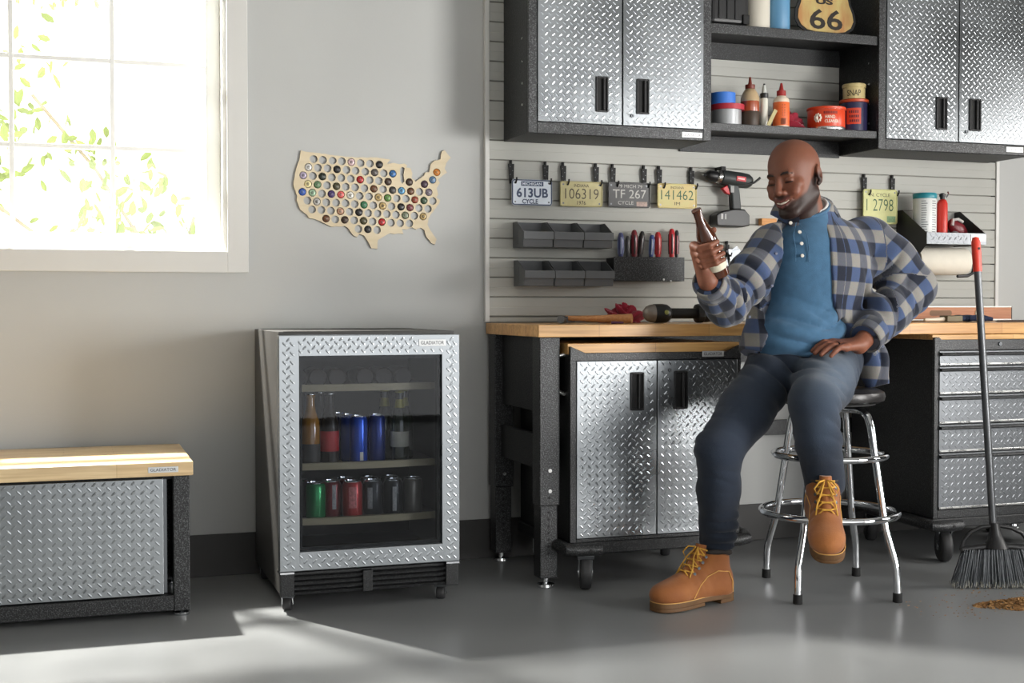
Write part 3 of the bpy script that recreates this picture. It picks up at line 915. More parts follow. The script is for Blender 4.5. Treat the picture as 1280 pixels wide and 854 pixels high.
plate(xa, xb, za, zb, 'white motorcycle licence plate with blue lettering 613UB, above the upper bins', M_PB, M_PBL,
      [('MICHIGAN', cx, 1.4325, .078, .011, M_PB, .02), ('613UB', cx + .001, 1.3985, .128, .037, M_PBL, .03), ('CYCLE', cx - .008, 1.3655, .064, .018, M_PBL, .03)], bluetop)
xa, xb, za, zb = 1.774, 1.952, 1.350, 1.448
cx = (xa + xb) / 2
plate(xa, xb, za, zb, 'beige motorcycle licence plate with dark number 106319', M_PTAN, M_PTAN,
      [('INDIANA', cx, 1.4315, .062, .012, M_PBRN, .01), ('106319', cx + .002, 1.400, .140, .040, M_PBRN, -.005), ('1976', cx, 1.3655, .036, .015, M_PBRN, .01)])
xa, xb, za, zb = 1.974, 2.154, 1.352, 1.451
cx = (xa + xb) / 2
def sticker(t, y):
    put('sticker', MB().box(cx + .032, cx + .078, y - .0014, y - .0008, 1.358, 1.376), mat('faded_sticker', (172, 150, 140), .6, var=.2, vscale=120), t)
plate(xa, xb, za, zb, 'black motorcycle licence plate with silver lettering TF 267', M_PBK, M_PBK,
      [('79 MICH 79', cx + .004, 1.435, .105, .013, M_PSIL, .0), ('TF 267', cx + .002, 1.405, .142, .034, M_PSIL, .0), ('CYCLE', cx - .014, 1.3705, .066, .014, M_PSIL, .0)], sticker)
xa, xb, za, zb = 2.186, 2.360, 1.354, 1.452
cx = (xa + xb) / 2
plate(xa, xb, za, zb, 'yellow motorcycle licence plate with green number 141462, left of the drill', M_PYL, M_PYL,
      [('INDIANA', cx, 1.4365, .058, .010, M_PBRN, .0), ('141462', cx, 1.407, .142, .038, M_PGRN, -.005), ('IM', cx, 1.373, .024, .012, M_PBRN, .0)])
xa, xb, za, zb = 3.134, 3.304, 1.312, 1.458
cx = (xa + xb) / 2
def corner(t, y):
    put('sticker', MB().box(xb - .052, xb - .010, y - .0014, y - .0008, 1.320, 1.346), mat('green_sticker', (120, 150, 110), .6, var=.2, vscale=120), t)
plate(xa, xb, za, zb, 'pale yellow cycle licence plate behind the man, beside the wipes canister', M_PPY, M_PPY,
      [('IN. CYCLE', cx - .004, 1.434, .104, .014, M_PBRN, .0), ('1 2798', cx - .002, 1.392, .132, .050, M_PGRN, -.01)], corner)

# ================================================================ stacking bins
M_BIN = mat('grey_bin_plastic', (92, 94, 96), 0.45, var=.04, vscale=10)
def bin_(x, z, label, grp):
    w, d, h = .118, .125, .100
    t = thing('storage_bin', label, 'storage bin', (x + w / 2, -.085, z), grp)
    y0, y1 = -.0205, -.0205 - d
    th = .003
    side = [(y0, z + .002), (y0, z + h), (y0 - .045, z + h), (y1, z + .058), (y1 + .010, z + .002)]
    put('side_wall', MB().prism(side, x, x + th, 'YZ'), M_BIN, t, bevel=.0008)
    put('side_wall', MB().prism(side, x + w - th, x + w, 'YZ'), M_BIN, t, bevel=.0008)
    put('back_wall', MB().box(x + th, x + w - th, y0 - th, y0, z + .002, z + h), M_BIN, t)
    put('floor_panel', MB().box(x + th, x + w - th, y1 + .010, y0 - th, z + .002, z + .005), M_BIN, t)
    put('front_wall', MB().prism([(y1 + .010, z + .002), (y1, z + .048), (y1 + th, z + .048), (y1 + .010 + th, z + .002)], x + th, x + w - th, 'YZ'), M_BIN, t)
    put('front_lip', MB().prism([(y1 - .005, z + .030), (y1 - .004, z + .060), (y1 + .004, z + .060), (y1 + .003, z + .030)], x - .001, x + w + .001, 'YZ'), M_BIN, t, bevel=.0012)
    put('rib', MB().box(x - .0015, x, y0 - .062, y0 - .054, z + .012, z + .075), M_BIN, t)
    return t
PN = ['left', 'middle', 'right']
for rz, rn in ((1.186, 'upper'), (1.040, 'lower')):
    for k in range(3):
        bin_(1.592 + k * .1225 + (.004 if rn == 'lower' else 0), rz, f'grey plastic open bin, {PN[k]} one of the {rn} row of three', 'grey bins on the slat wall')

# ================================================================ screwdriver rack
t = thing('tool_rack', 'black speckled steel tool rack holding screwdrivers on the slat wall', 'tool rack', (2.13, -.055, 1.066))
put('front_panel', MB().box(1.980, 2.283, -.094, -.090, 1.064, 1.158), M_HAM, t, bevel=.001)
put('top_panel', MB().box(1.980, 2.283, -.090, -.0205, 1.150, 1.154), M_HAMD, t)
put('back_panel', MB().box(1.980, 2.283, -.0240, -.0205, 1.064, 1.150), M_HAMD, t)
for xx in (1.980, 2.279):
    put('end_panel', MB().box(xx, xx + .004, -.090, -.024, 1.064, 1.150), M_HAMD, t)
put('bolt', MB().cyl((2.192, -.094, 1.070), (2.192, -.098, 1.070), .004, n=10), M_NICKEL, t)
put('bolt', MB().cyl((2.222, -.094, 1.064), (2.222, -.100, 1.064), .004, n=10), M_NICKEL, t)
def driver(x, h, r, col, label, c2=None, lean=0, y=-.055):
    b = (x, y, 1.1545)
    t = thing('screwdriver', label, 'screwdriver', b, 'screwdrivers in the black rack')
    ax = Vector((lean, 0, 1)).normalized()
    m1 = mat('handle_%d_%d_%d' % col, col, .3, var=.1, vscale=40, coat=.3)
    put('handle', MB().lathe([(r * .7, 0), (r * .8, .01), (r, h * .35), (r, h * .7), (r * .92, h * .88), (r * .6, h * .97), (0, h)], b, ax, 14), m1, t, smooth=True)
    if c2:
        m2 = mat('grip_%d_%d_%d' % c2, c2, .5, var=.1, vscale=40)
        g = MB()
        u = ax.orthogonal().normalized()
        for k in range(4):
            a = PI / 2 * k + .5
            dv = Matrix.Rotation(a, 3, ax) @ u
            p0 = Vector(b) + ax * (h * .15) + dv * (r * .80)
            p1 = Vector(b) + ax * (h * .80) + dv * (r * .86)
            gg = put('grip', MB().tube([p0, (p0 + p1) / 2 + dv * r * .1, p1], r * .28, 7), m2, t, smooth=True)
    put('collar', MB().cyl(b, Vector(b) + ax * .006, r * .85, r * .85, 12), M_BLACKP, t)
    put('shank', MB().cyl(Vector(b) - ax * .06, b, .003, n=8), M_NICKEL, t)
driver(2.026, .100, .0115, (70, 74, 120), 'blue-violet screwdriver, leftmost in the black rack', (150, 160, 190))
driver(2.056, .088, .008, (60, 58, 60), 'slim grey screwdriver second from the left in the rack')
driver(2.084, .112, .0125, (120, 26, 36), 'dark red and black screwdriver third from the left in the rack', (34, 30, 32))
driver(2.106, .108, .011, (36, 34, 34), 'black screwdriver leaning beside the dark red one', (60, 40, 40), lean=.12)
driver(2.156, .094, .0105, (52, 72, 132), 'blue screwdriver in the middle of the rack', (160, 170, 190), lean=.05)
driver(2.186, .106, .0125, (186, 32, 36), 'bright red screwdriver in the middle of the rack', (140, 20, 26))
driver(2.246, .120, .0125, (190, 34, 44), 'tall red and black screwdriver near the right end of the rack', (36, 32, 32))
driver(2.268, .114, .009, (34, 36, 40), 'black screwdriver at the right end of the rack', (150, 40, 44))

# ================================================================ cordless drill
M_DRILL = mat('drill_body', (44, 48, 48), .5, var=.06, vscale=20)
M_DRED = mat('drill_red', (186, 32, 40), .4, var=.06, vscale=20)
t = thing('cordless_drill', 'dark cordless drill with a red trigger hanging on the slat wall', 'drill', (2.48, -.07, 1.284))
yc = -.068
d = MB().lathe([(.020, 0), (.028, .006), (.031, .03), (.031, .10), (.029, .125), (.020, .140), (0, .143)], (2.452, yc, 1.482), (1, 0, -.10), 20)
put('motor_housing', d, M_DRILL, t, smooth=True)
put('chuck', MB().lathe([(.006, -.008), (.008, 0), (.014, .004), (.021, .014), (.022, .046), (.020, .050)], (2.388, yc, 1.4885), (1, 0, -.10), 20), M_BLACKP, t, smooth=True)
put('collar_ring', MB().lathe([(.022, 0), (.026, .004), (.026, .016), (.024, .020)], (2.436, yc, 1.4838), (1, 0, -.10), 20), M_NICKEL, t, smooth=True)
put('bit', MB().cyl((2.372, yc, 1.490), (2.388, yc, 1.4885), .003, n=8), M_NICKEL, t)
put('grip_handle', MB().prism([(2.474, 1.462), (2.530, 1.452), (2.535, 1.420), (2.543, 1.352), (2.500, 1.352), (2.497, 1.410), (2.486, 1.432)], yc - .017, yc + .017, 'XZ'), M_DRILL, t, bevel=.008, seg=3)
put('trigger', MB().prism([(2.457, 1.437), (2.480, 1.450), (2.492, 1.440), (2.492, 1.412), (2.476, 1.418)], yc - .011, yc + .011, 'XZ'), M_DRED, t, bevel=.003)
put('switch', MB().box(2.490, 2.506, yc - .0195, yc + .0195, 1.420, 1.448), mat('switch_grey', (150, 150, 148), .5, var=.05), t, bevel=.002)
bt = put('battery', MB().prism([(2.420, 1.290), (2.420, 1.330), (2.450, 1.344), (2.500, 1.354), (2.548, 1.354), (2.570, 1.330), (2.570, 1.288), (2.540, 1.282), (2.430, 1.284)], yc - .033, yc + .033, 'XZ'), M_BLACKP, t, bevel=.005)
M_MARK = mat('pale_marking', (180, 180, 178), .5, var=.05)
put('marking', MB().box(2.440, 2.449, yc - .0336, yc - .0331, 1.312, 1.334), M_MARK, bt)
put('marking', MB().box(2.458, 2.463, yc - .0336, yc - .0331, 1.312, 1.334), M_MARK, bt)
put('badge_plate', MB(Matrix.Translation((2.532, yc - .0312, 1.4745)) @ Matrix.Rotation(R(5.7), 4, 'Y')).box(-.022, .020, -.0015, .004, -.010, .010), M_DRED, t, bevel=.001)
put('badge_line', MB(Matrix.Translation((2.531, yc - .0330, 1.4745)) @ Matrix.Rotation(R(5.7), 4, 'Y')).box(-.015, .014, -.0006, .0004, -.0025, .003), mat('badge_pink', (224, 180, 180), .5, var=.02), t)
put('hang_strap', MB().box(2.455, 2.475, -.074, -.016, 1.5095, 1.5245).box(2.455, 2.475, -.074, -.060, 1.498, 1.5095), M_BLACKM, t, bevel=.001)
put('side_handle', MB().tube([(2.520, yc - .01, 1.446), (2.556, yc - .02, 1.452), (2.590, yc - .03, 1.462), (2.606, yc - .034, 1.474), (2.614, yc - .036, 1.482)], .0048, 9), M_BLACKP, t, smooth=True)

# ================================================================ small hook with squares, wooden block
t = thing('tool_hook', 'black slat wall hook holding small metal squares, behind the beer bottle', 'hook', (2.51, -.03, 1.10))
put('strap', MB().box(2.500, 2.516, -.0315, -.0275, 1.165, 1.215), M_BLACKM, t, bevel=.001)
put('tongue', MB().box(2.504, 2.510, -.0315, -.0155, 1.2155, 1.2295), M_BLACKM, t)
put('finger', MB().tube([(2.508, -.030, 1.175), (2.508, -.060, 1.168), (2.508, -.066, 1.180)], .003, 8), M_BLACKM, t, smooth=True)
for k, (dx, rot) in enumerate(((-.012, 14), (.018, -32), (.030, -12))):
    Mx = Matrix.Translation((2.512, -.036 - k * .006, 1.176)) @ Matrix.Rotation(R(rot), 4, 'Y')
    o = put('metal_square', MB(Mx).box(-.007, .007, -.0015, .0015, -.095, .02).box(.0071, .045, -.0015, .0015, -.006, .012), M_STEELDARK)
    tag(o, ['steel square hanging straight down on the hook behind the bottle', 'steel square tilted furthest to the right on the hook behind the bottle', 'frontmost steel square on the hook behind the bottle'][k], 'square', 'steel squares on the hook')
o = put('wood_block', MB().box(2.655, 2.725, -.046, -.0185, 1.296, 1.324), mat('raw_pine', (190, 132, 76), .6, col2=(208, 152, 92), vscale=8, stretch=(2, 20, 20)), bevel=.002)
tag(o, 'short raw wood block on the slat wall beside the man\'s shoulder', 'wood block')

# ================================================================ paper towel caddy
CX0, CX1, CYF = 3.322, 3.612, -.225
M_CAD = mat('caddy_black', (30, 31, 31), .5, var=.06, vscale=20)
t = thing('towel_caddy', 'black wall caddy with a diamond plate front, holding a paper towel roll', 'caddy', (3.467, -.12, 1.09))
side = [(-.0205, 1.370), (-.060, 1.372), (CYF, 1.268), (CYF, 1.222), (-.175, 1.180), (-.165, 1.085), (-.0205, 1.085)]
put('side_panel', MB().prism(side, CX0 - .003, CX0, 'YZ'), M_CAD, t)
put('side_panel', MB().prism([(-.0205, 1.370), (-.060, 1.372), (CYF, 1.268), (CYF, 1.222), (-.0205, 1.222)], CX1, CX1 + .003, 'YZ'), M_CAD, t)
put('shelf', MB().box(CX0, CX1, CYF + .004, -.0205, 1.226, 1.230), M_CAD, t)
put('back_panel', MB().box(CX0, CX1, -.0240, -.0205, 1.230, 1.370), M_SLAT, t)
fp = put('front_panel', MB().box(CX0 - .003, CX1 + .003, CYF - .003, CYF, 1.222, 1.270), M_STEELDARK, t, bevel=.0006)
put('tread_pattern', treads(MB(), CX0 + .002, CX1 - .085, 1.225, 1.267, CYF - .003), M_STEELDARK, fp, kind='stuff')
put('name_badge', MB().box(CX1 - .076, CX1 - .002, CYF - .005, CYF - .003, 1.236, 1.264), M_LOGO, fp, bevel=.0006)
put('roll_arm', MB().tube([(CX1 + .002, -.15, 1.225), (CX1 + .004, -.15, 1.13), (CX1 - .004, -.15, 1.105), (CX1 - .03, -.15, 1.094), (CX1 - .08, -.15, 1.092)], .007, 8), M_BLACKP, t, smooth=True)
put('roll_spindle', MB().cyl((CX0, -.12, 1.155), (CX1 + .002, -.12, 1.155), .010, n=12), M_BLACKP, t)
o = put('paper_towel_roll', MB().lathe([(.018, 0), (.056, .001), (.058, .004), (.058, .250), (.056, .254), (.018, .255)], (CX0 + .012, -.12, 1.155), (1, 0, 0), 32), mat('paper_white', (226, 220, 206), .9, var=.02, vscale=30, bump=.1, bscale=200), smooth=True)
tag(o, 'roll of off-white paper towels under the diamond plate caddy', 'paper towel')
t = thing('wipes_canister', 'white wipes canister with a teal lid standing in the caddy', 'canister', (3.385, -.12, 1.2305))
put('tub', MB().lathe([(.046, 0), (.048, .004), (.048, .182), (.046, .186)], (3.388, -.12, 1.2305), n=28), mat('canister_white', (222, 224, 222), .35, var=.02), t, smooth=True)
put('lid', MB().lathe([(.0485, .1862), (.0495, .190), (.0495, .204), (.046, .209), (0, .210)], (3.388, -.12, 1.2305), n=28), mat('teal_lid', (42, 136, 150), .35, var=.03), t, smooth=True)
M_PRINT = mat('small_print', (120, 124, 126), .6, var=.1)
rr = random.Random(3)
pr_ = MB()
for k in range(14):
    zz = 1.2305 + .045 + k * .0098
    for a0, a1 in ((-2.5, -1.9), (-1.55, -1.0)):
        a1 -= rr.uniform(0, .25)
        n = 5
        for q in range(n):
            t0, t1 = a0 + (a1 - a0) * q / n, a0 + (a1 - a0) * (q + 1) / n
            pr_.add([(3.388 + .0484 * math.cos(a), -.12 + .0484 * math.sin(a), z_) for a, z_ in ((t0, zz), (t1, zz), (t1, zz + .0032), (t0, zz + .0032))], [(0, 1, 2, 3)])
put('print_lines', pr_, M_PRINT, t, kind='stuff')
t = thing('spray_can', 'slim red can with a black nozzle beside the wipes canister', 'can', (3.470, -.12, 1.2305))
put('can', MB().lathe([(.021, 0), (.022, .003), (.022, .168), (.016, .182), (.010, .186)], (3.472, -.125, 1.2305), n=22), mat('red_can', (204, 50, 38), .35, var=.04), t, smooth=True)
put('nozzle', MB().lathe([(.010, .186), (.010, .196), (.013, .197), (.013, .208), (.006, .212)], (3.472, -.125, 1.2305), n=14), M_BLACKP, t, smooth=True)
put('trigger_clip', MB().tube([(3.484, -.135, 1.424), (3.490, -.142, 1.440), (3.484, -.145, 1.446)], .003, 7), M_CHROME, t)
t = thing('tape_measure', 'dark red and grey hand tool lying at the right end of the caddy', 'hand tool', (3.56, -.12, 1.2305))
Mx = Matrix.Translation((3.555, -.12, 1.290)) @ Matrix.Rotation(R(42), 4, 'Y')
put('shell', MB(Mx).ell((0, 0, 0), (.060, .026, .034), 20, 12), mat('maroon_plastic', (112, 28, 36), .35, var=.08, vscale=30), t, smooth=True)
put('bumper', MB(Mx).tube([(-.048 + .004, -.022, -.018), (-.056, -.020, .004), (-.040, -.022, .022), (-.016, -.023, .028)], .007, 8), mat('pale_bumper', (190, 184, 180), .5, var=.05), t, smooth=True)
put('side_cap', MB(Mx).ell((.012, -.012, -.030), (.034, .020, .016), 16, 10), mat('grey_bumper', (120, 116, 116), .5, var=.05), t, smooth=True)
put('tail', MB(Mx).ell((.058, 0, .0), (.022, .020, .022), 14, 8), mat('pale_bumper', (190, 184, 180)), t, smooth=True)

# ================================================================ things on the lower open shelf (z = 1.662)
ZS = 1.6622
YS = -.215
def ring_roll(name, x, y, z, r, ri, h, m, core, label, grp='tape rolls on the shelf'):
    t = thing(name, label, 'tape', (x, y, z), grp)
    put('tape_band', MB().lathe([(ri + .003, 0), (r, 0), (r, h), (ri + .003, h)], (x, y, z), n=36), m, t, smooth=True)
    put('core', MB().lathe([(ri, h), (ri, 0), (ri + .0029, 0), (ri + .0029, h), (ri, h)], (x, y, z), n=36), core, t, smooth=True)
M_CORE = mat('cardboard_core', (150, 116, 80), .8, var=.05)
ring_roll('tape_roll', 2.400, YS, ZS, .058, .036, .060, mat('silver_duct_tape', (172, 174, 176), .32, metal=.5, var=.03), M_CORE, 'silver duct tape roll at the bottom of the small stack on the shelf')
ring_roll('tape_roll', 2.403, YS, ZS + .0602, .066, .045, .021, mat('red_tape', (168, 42, 56), .45, var=.04), M_CORE, 'flat red tape roll in the middle of the small stack on the shelf')
ring_roll('tape_roll', 2.385, YS, ZS + .0814, .048, .034, .045, mat('blue_tape', (54, 112, 196), .5, var=.04), M_CORE, 'bright blue tape roll on top of the small stack on the shelf')
def squeeze(x, y, label, prof, capprof, m, mcap, extra=None):
    t = thing('squeeze_bottle', label, 'bottle', (x, y, ZS), 'squeeze bottles on the shelf')
    b = put('bottle', MB().lathe(prof, (x, y, ZS), n=24), m, t, smooth=True)
    put('spout_cap', MB().lathe(capprof, (x, y, ZS), n=18), mcap, t, smooth=True)
    if extra:
        extra(t, x, y)
M_AMB = mat('amber_plastic', (150, 66, 28), .3, col2=(140, 58, 26), vscale=10, coat=.3)
M_CAPR = mat('brown_red_cap', (110, 40, 24), .45, var=.05)
def oil(t, x, y):
    put('clear_shoulder', MB().lathe([(.0364, .1005), (.0362, .112), (.030, .132), (.019, .149), (.015, .1505)], (x, y, ZS), n=24), mat('frosted_shoulder', (180, 156, 122), .35, var=.05), t, smooth=True)
    put('label_band', MB().lathe([(.0368, .004), (.0371, .005), (.0371, .060), (.0368, .061)], (x, y, ZS), n=24), mat('dark_label', (58, 44, 32), .5, var=.08), t, smooth=True)
squeeze(2.503, YS, 'tall amber squeeze bottle with a brown spout, right of the tape stack',
        [(.033, 0), (.0362, .004), (.0362, .100)], [(.018, .150), (.019, .152), (.019, .166), (.008, .168), (.006, .178), (.004, .196), (0, .197)], M_AMB, M_CAPR, oil)
squeeze(2.560, YS - .01, 'thin white tube with a black collar and clear nozzle on the shelf',
        [(.013, 0), (.0145, .004), (.0145, .112), (.010, .118)], [(.015, .116), (.016, .118), (.016, .134), (.009, .136), (.008, .145), (.004, .172), (0, .173)],
        mat('tube_white', (218, 216, 204), .4, var=.02), M_BLACKP,
        lambda t, x, y: put('nozzle_sleeve', MB().lathe([(.0092, .1365), (.0090, .146), (.0056, .166)], (x, y, ZS), n=14), mat('milky_nozzle', (190, 192, 186), .25, var=.02), t, smooth=True))
def glue(t, x, y):
    put('label_wrap', MB().lathe([(.0316, .008), (.0319, .009), (.0319, .099), (.0316, .100)], (x, y, ZS), n=24), mat('orange_label', (214, 92, 38), .45, col2=(222, 108, 52), vscale=60), t, smooth=True)
    bar = MB()
    for k in range(9):
        a = -2.15 + k * .075
        bar.add([(x + .0322 * math.cos(q), y + .0322 * math.sin(q), ZS + zz) for q, zz in ((a, .012), (a + .04, .012), (a + .04, .036), (a, .036))], [(0, 1, 2, 3)])
    put('bar_code', bar, M_BLACKM, t, kind='stuff')
    lines = MB()
    for k in range(8):
        a = -2.0
        zz = .046 + k * .006
        lines.add([(x + .0322 * math.cos(q), y + .0322 * math.sin(q), ZS + h_) for q, h_ in ((a, zz), (a + .4, zz), (a + .4, zz + .002), (a, zz + .002))], [(0, 1, 2, 3)])
    put('print_lines', lines, mat('label_brown', (130, 56, 30), .5, var=.05), t, kind='stuff')
squeeze(2.630, YS - .02, 'white glue bottle with an orange label and red pointed spout',
        [(.030, 0), (.0312, .003), (.0312, .106), (.029, .114), (.019, .124), (.014, .128)], [(.016, .126), (.018, .128), (.018, .146), (.010, .148), (.008, .156), (.004, .176), (0, .178)],
        mat('glue_white', (222, 206, 186), .4, var=.03), mat('red_spout', (150, 36, 34), .4, var=.05), glue)
put_ = MB(Matrix.Translation((2.556, YS - .045, ZS + .001)) @ Matrix.Rotation(R(28), 4, 'Y'))
o = put('paint_stick', put_.box(-.008, .008, -.002, .002, 0.004, .075), mat('pale_stick', (176, 164, 116), .6, var=.06, vscale=20), bevel=.001)
tag(o, 'short pale flat stick leaning between amber bottle and white tube', 'stick')

def cloth(name, c, r, seed, m, label, cat='rag'):
    """crumpled shop rag"""
    rr = random.Random(seed)
    mb = MB()
    nu, nv = 44, 22
    ph = [(rr.uniform(2, 7), rr.uniform(2, 7), rr.uniform(0, 6), rr.uniform(.05, .16)) for _ in range(8)]
    vs = []
    for j in range(nv + 1):
        p = PI * .5 * (1 - j / nv)
        for i in range(nu):
            t = 2 * PI * i / nu
            k = 1 + sum(a * math.sin(fu * t * 1.0 // 1 * 0 + round(fu) * t + fv * p * 2 + o_) for fu, fv, o_, a in ph)
            k2 = max(.45, k)
            x, y = c[0] + r[0] * k2 * math.cos(t) * math.cos(p), c[1] + r[1] * k2 * math.sin(t) * math.cos(p)
            z = c[2] + max(0, r[2] * math.sin(p) * (1 + .8 * (k - 1) + .25 * math.sin(5 * t + seed) * math.cos(p) + .25 * math.sin(3.3 * t * 1 // 1 + 2)))
            vs.append((x, y, z))
    fs = [(j * nu + i, j * nu + (i + 1) % nu, (j + 1) * nu + (i + 1) % nu, (j + 1) * nu + i) for j in range(nv) for i in range(nu)]
    mb.add(vs, [tuple(range(nu))][:0] + fs)
    o = put(name, mb, m, smooth=True, ang=75)
    return tag(o, label, cat)
M_RAG = mat('red_shop_cloth', (150, 30, 52), .9, var=.12, vscale=30, bump=.3, bscale=220, sheen=.2)
cloth('shop_rag', (2.690, -.17, ZS), (.062, .045, .058), 3, M_RAG, 'crumpled red shop rag on the open shelf behind the glue bottle')
# hand cleaner tin
M_TIN = mat('tin_orange', (208, 68, 34), .35, var=.04, vscale=12)
M_WHITEINK = mat('white_ink', (226, 214, 196), .5, var=.03)
def wrap_text(body, cx, cy, r, z, w, h, m, parent, ang0=-PI / 2, bold=0.0, name='lettering'):
    mb = text_mb(body, w, h, bold=bold)
    mb.v = [(cx + r * math.cos(ang0 + x / r), cy + r * math.sin(ang0 + x / r), z + zz) for x, _, zz in mb.v]
    return put(name, mb, m, parent)
x, y = 2.846, YS
t = thing('hand_cleaner_tin', 'wide orange hand cleaner tin on the open shelf', 'tin', (x, y, ZS))
put('tin', MB().lathe([(.070, 0), (.073, .002), (.074, .006), (.073, .010), (.073, .080), (.075, .083), (.075, .090), (.070, .0905), (.068, .086), (0, .086)], (x, y, ZS), n=40), M_NICKEL, t, smooth=True)
put('label_wrap', MB().lathe([(.0732, .012), (.0738, .013), (.0738, .079), (.0732, .080)], (x, y, ZS), n=40), M_TIN, t, smooth=True)
put('rim', MB().lathe([(.0752, .0805), (.0768, .083), (.0768, .090), (.0752, .0915)], (x, y, ZS), n=40), M_TIN, t, smooth=True)
va = math.atan2(-4.4, -2.85)
wrap_text('HAND', x, y, .0744, ZS + .049, .040, .013, M_WHITEINK, t, va + .22, .02)
wrap_text('CLEANER', x, y, .0744, ZS + .032, .058, .012, M_WHITEINK, t, va + .32, .02)
M_RINK = mat('dark_red_ink', (120, 30, 22), .5, var=.03)
bd_ = MB()
for q in range(8):
    a0, a1 = va - .12 + .095 * q, va - .12 + .095 * q + .07
    bd_.add([(x + .0743 * math.cos(a), y + .0743 * math.sin(a), ZS + zz) for a, zz in ((a0, .061), (a1, .061), (a1, .071), (a0, .071))], [(0, 1, 2, 3)])
put('dark_print', bd_, M_RINK, t, kind='stuff')
em = MB()
for k in range(9):
    a, rr_ = k * 2 * PI / 9, .013
    aa = va - .42
    ca, zz = aa + rr_ * math.cos(a) / .0744, ZS + .046 + rr_ * math.sin(a)
    em.ell((x + .0742 * math.cos(ca), y + .0742 * math.sin(ca), zz), (.006, .0012, .006), 8, 6)
ca = va - .42
em.ell((x + .0742 * math.cos(ca), y + .0742 * math.sin(ca), ZS + .046), (.010, .0012, .010), 10, 6)
put('flower_emblem', em, M_WHITEINK, t, kind='stuff', smooth=True)
# coffee-style can with snap tin on top
x, y = 2.978, YS + .005
t = thing('paint_can', 'dark blue can with an orange panel and orange lid, beneath the SNAP tin', 'can', (x, y, ZS))
put('can', MB().lathe([(.050, 0), (.053, .002), (.053, .118)], (x, y, ZS), n=32), mat('navy_print', (42, 40, 72), .35, var=.08, vscale=25), t, smooth=True)
put('lid', MB().lathe([(.0535, .1182), (.058, .120), (.059, .128), (.056, .131), (0, .1315)], (x, y, ZS), n=32), mat('orange_lid', (190, 74, 38), .4, var=.04), t, smooth=True)
pan = MB()
va2 = math.atan2(-4.45, -2.98)
n = 12
for q in range(n):
    a0, a1 = va2 - .55 + 1.1 * q / n, va2 - .55 + 1.1 * (q + 1) / n
    pan.add([(x + .0534 * math.cos(a), y + .0534 * math.sin(a), ZS + zz) for a, zz in ((a0, .030), (a1, .030), (a1, .094), (a0, .094))], [(0, 1, 2, 3)])
put('label_panel', pan, mat('red_orange_panel', (196, 62, 34), .4, var=.05), t)
pl_ = MB()
for k in range(3):
    for q in range(5):
        a0 = va2 - .36 + .15 * q + .03 * k
        a1 = a0 + .10
        pl_.add([(x + .0538 * math.cos(a), y + .0538 * math.sin(a), ZS + zz) for a, zz in ((a0, .074 - k * .018), (a1, .074 - k * .018), (a1, .084 - k * .018), (a0, .084 - k * .018))], [(0, 1, 2, 3)])
put('worn_print', pl_, mat('dark_print', (92, 36, 40), .5, var=.2, vscale=90), t, kind='stuff')
z = ZS + .1318
t = thing('snap_tin', 'small cream tin lettered SNAP standing on the orange-lidded can', 'tin', (x, y, z))
put('tin', MB().lathe([(.042, 0), (.044, .002), (.044, .046), (.047, .048), (.047, .060), (.044, .063), (0, .0635)], (x, y, z), n=32), mat('cream_tin', (196, 178, 126), .4, var=.05), t, smooth=True)
wrap_text('SNAP', x, y, .0444, z + .024, .056, .024, M_PBRN, t, va2 + .0, .01)

# ================================================================ things on the upper open shelf (z = 2.038)
ZU = 2.0382
t = thing('tool_case', 'black plastic tool case at the left end of the upper shelf', 'case', (2.40, -.17, ZU))
put('shell', MB().box(2.312, 2.482, -.250, -.060, ZU + .010, ZU + .19), M_BLACKP, t, bevel=.018, seg=3)
for xx in (2.345, 2.380, 2.415):
    put('rib', MB().box(xx, xx + .010, -.2545, -.2495, ZU + .03, ZU + .17), M_BLACKP, t, bevel=.002)
put('latch', MB().box(2.448, 2.476, -.258, -.2495, ZU + .014, ZU + .05), M_BLACKM, t, bevel=.003)
for xx in (2.33, 2.455):
    put('foot', MB().box(xx, xx + .016, -.24, -.08, ZU, ZU + .0105), M_BLACKM, t)
t = thing('white_jug', 'plain white plastic jug on the upper shelf beside the black case', 'jug', (2.545, -.2, ZU))
put('jug', MB().lathe([(.046, 0), (.050, .004), (.051, .02), (.051, .21), (.040, .24), (.022, .258), (.020, .275)], (2.548, -.185, ZU), n=28), mat('jug_white', (206, 200, 186), .45, var=.03), t, smooth=True)
put('cap', MB().lathe([(.024, .262), (.024, .285), (0, .286)], (2.548, -.185, ZU), n=20), M_BLACKP, t, smooth=True)
t = thing('blue_canister', 'light blue canister on the upper shelf beside the road sign', 'canister', (2.645, -.19, ZU))
put('body', MB().lathe([(.043, 0), (.045, .003), (.045, .22), (.042, .226)], (2.644, -.185, ZU), n=28), mat('sky_blue_plastic', (92, 142, 178), .45, var=.04), t, smooth=True)
put('lid', MB().lathe([(.046, .2262), (.047, .245), (0, .247)], (2.644, -.185, ZU), n=28), mat('sky_lid', (210, 214, 216), .45, var=.02), t, smooth=True)
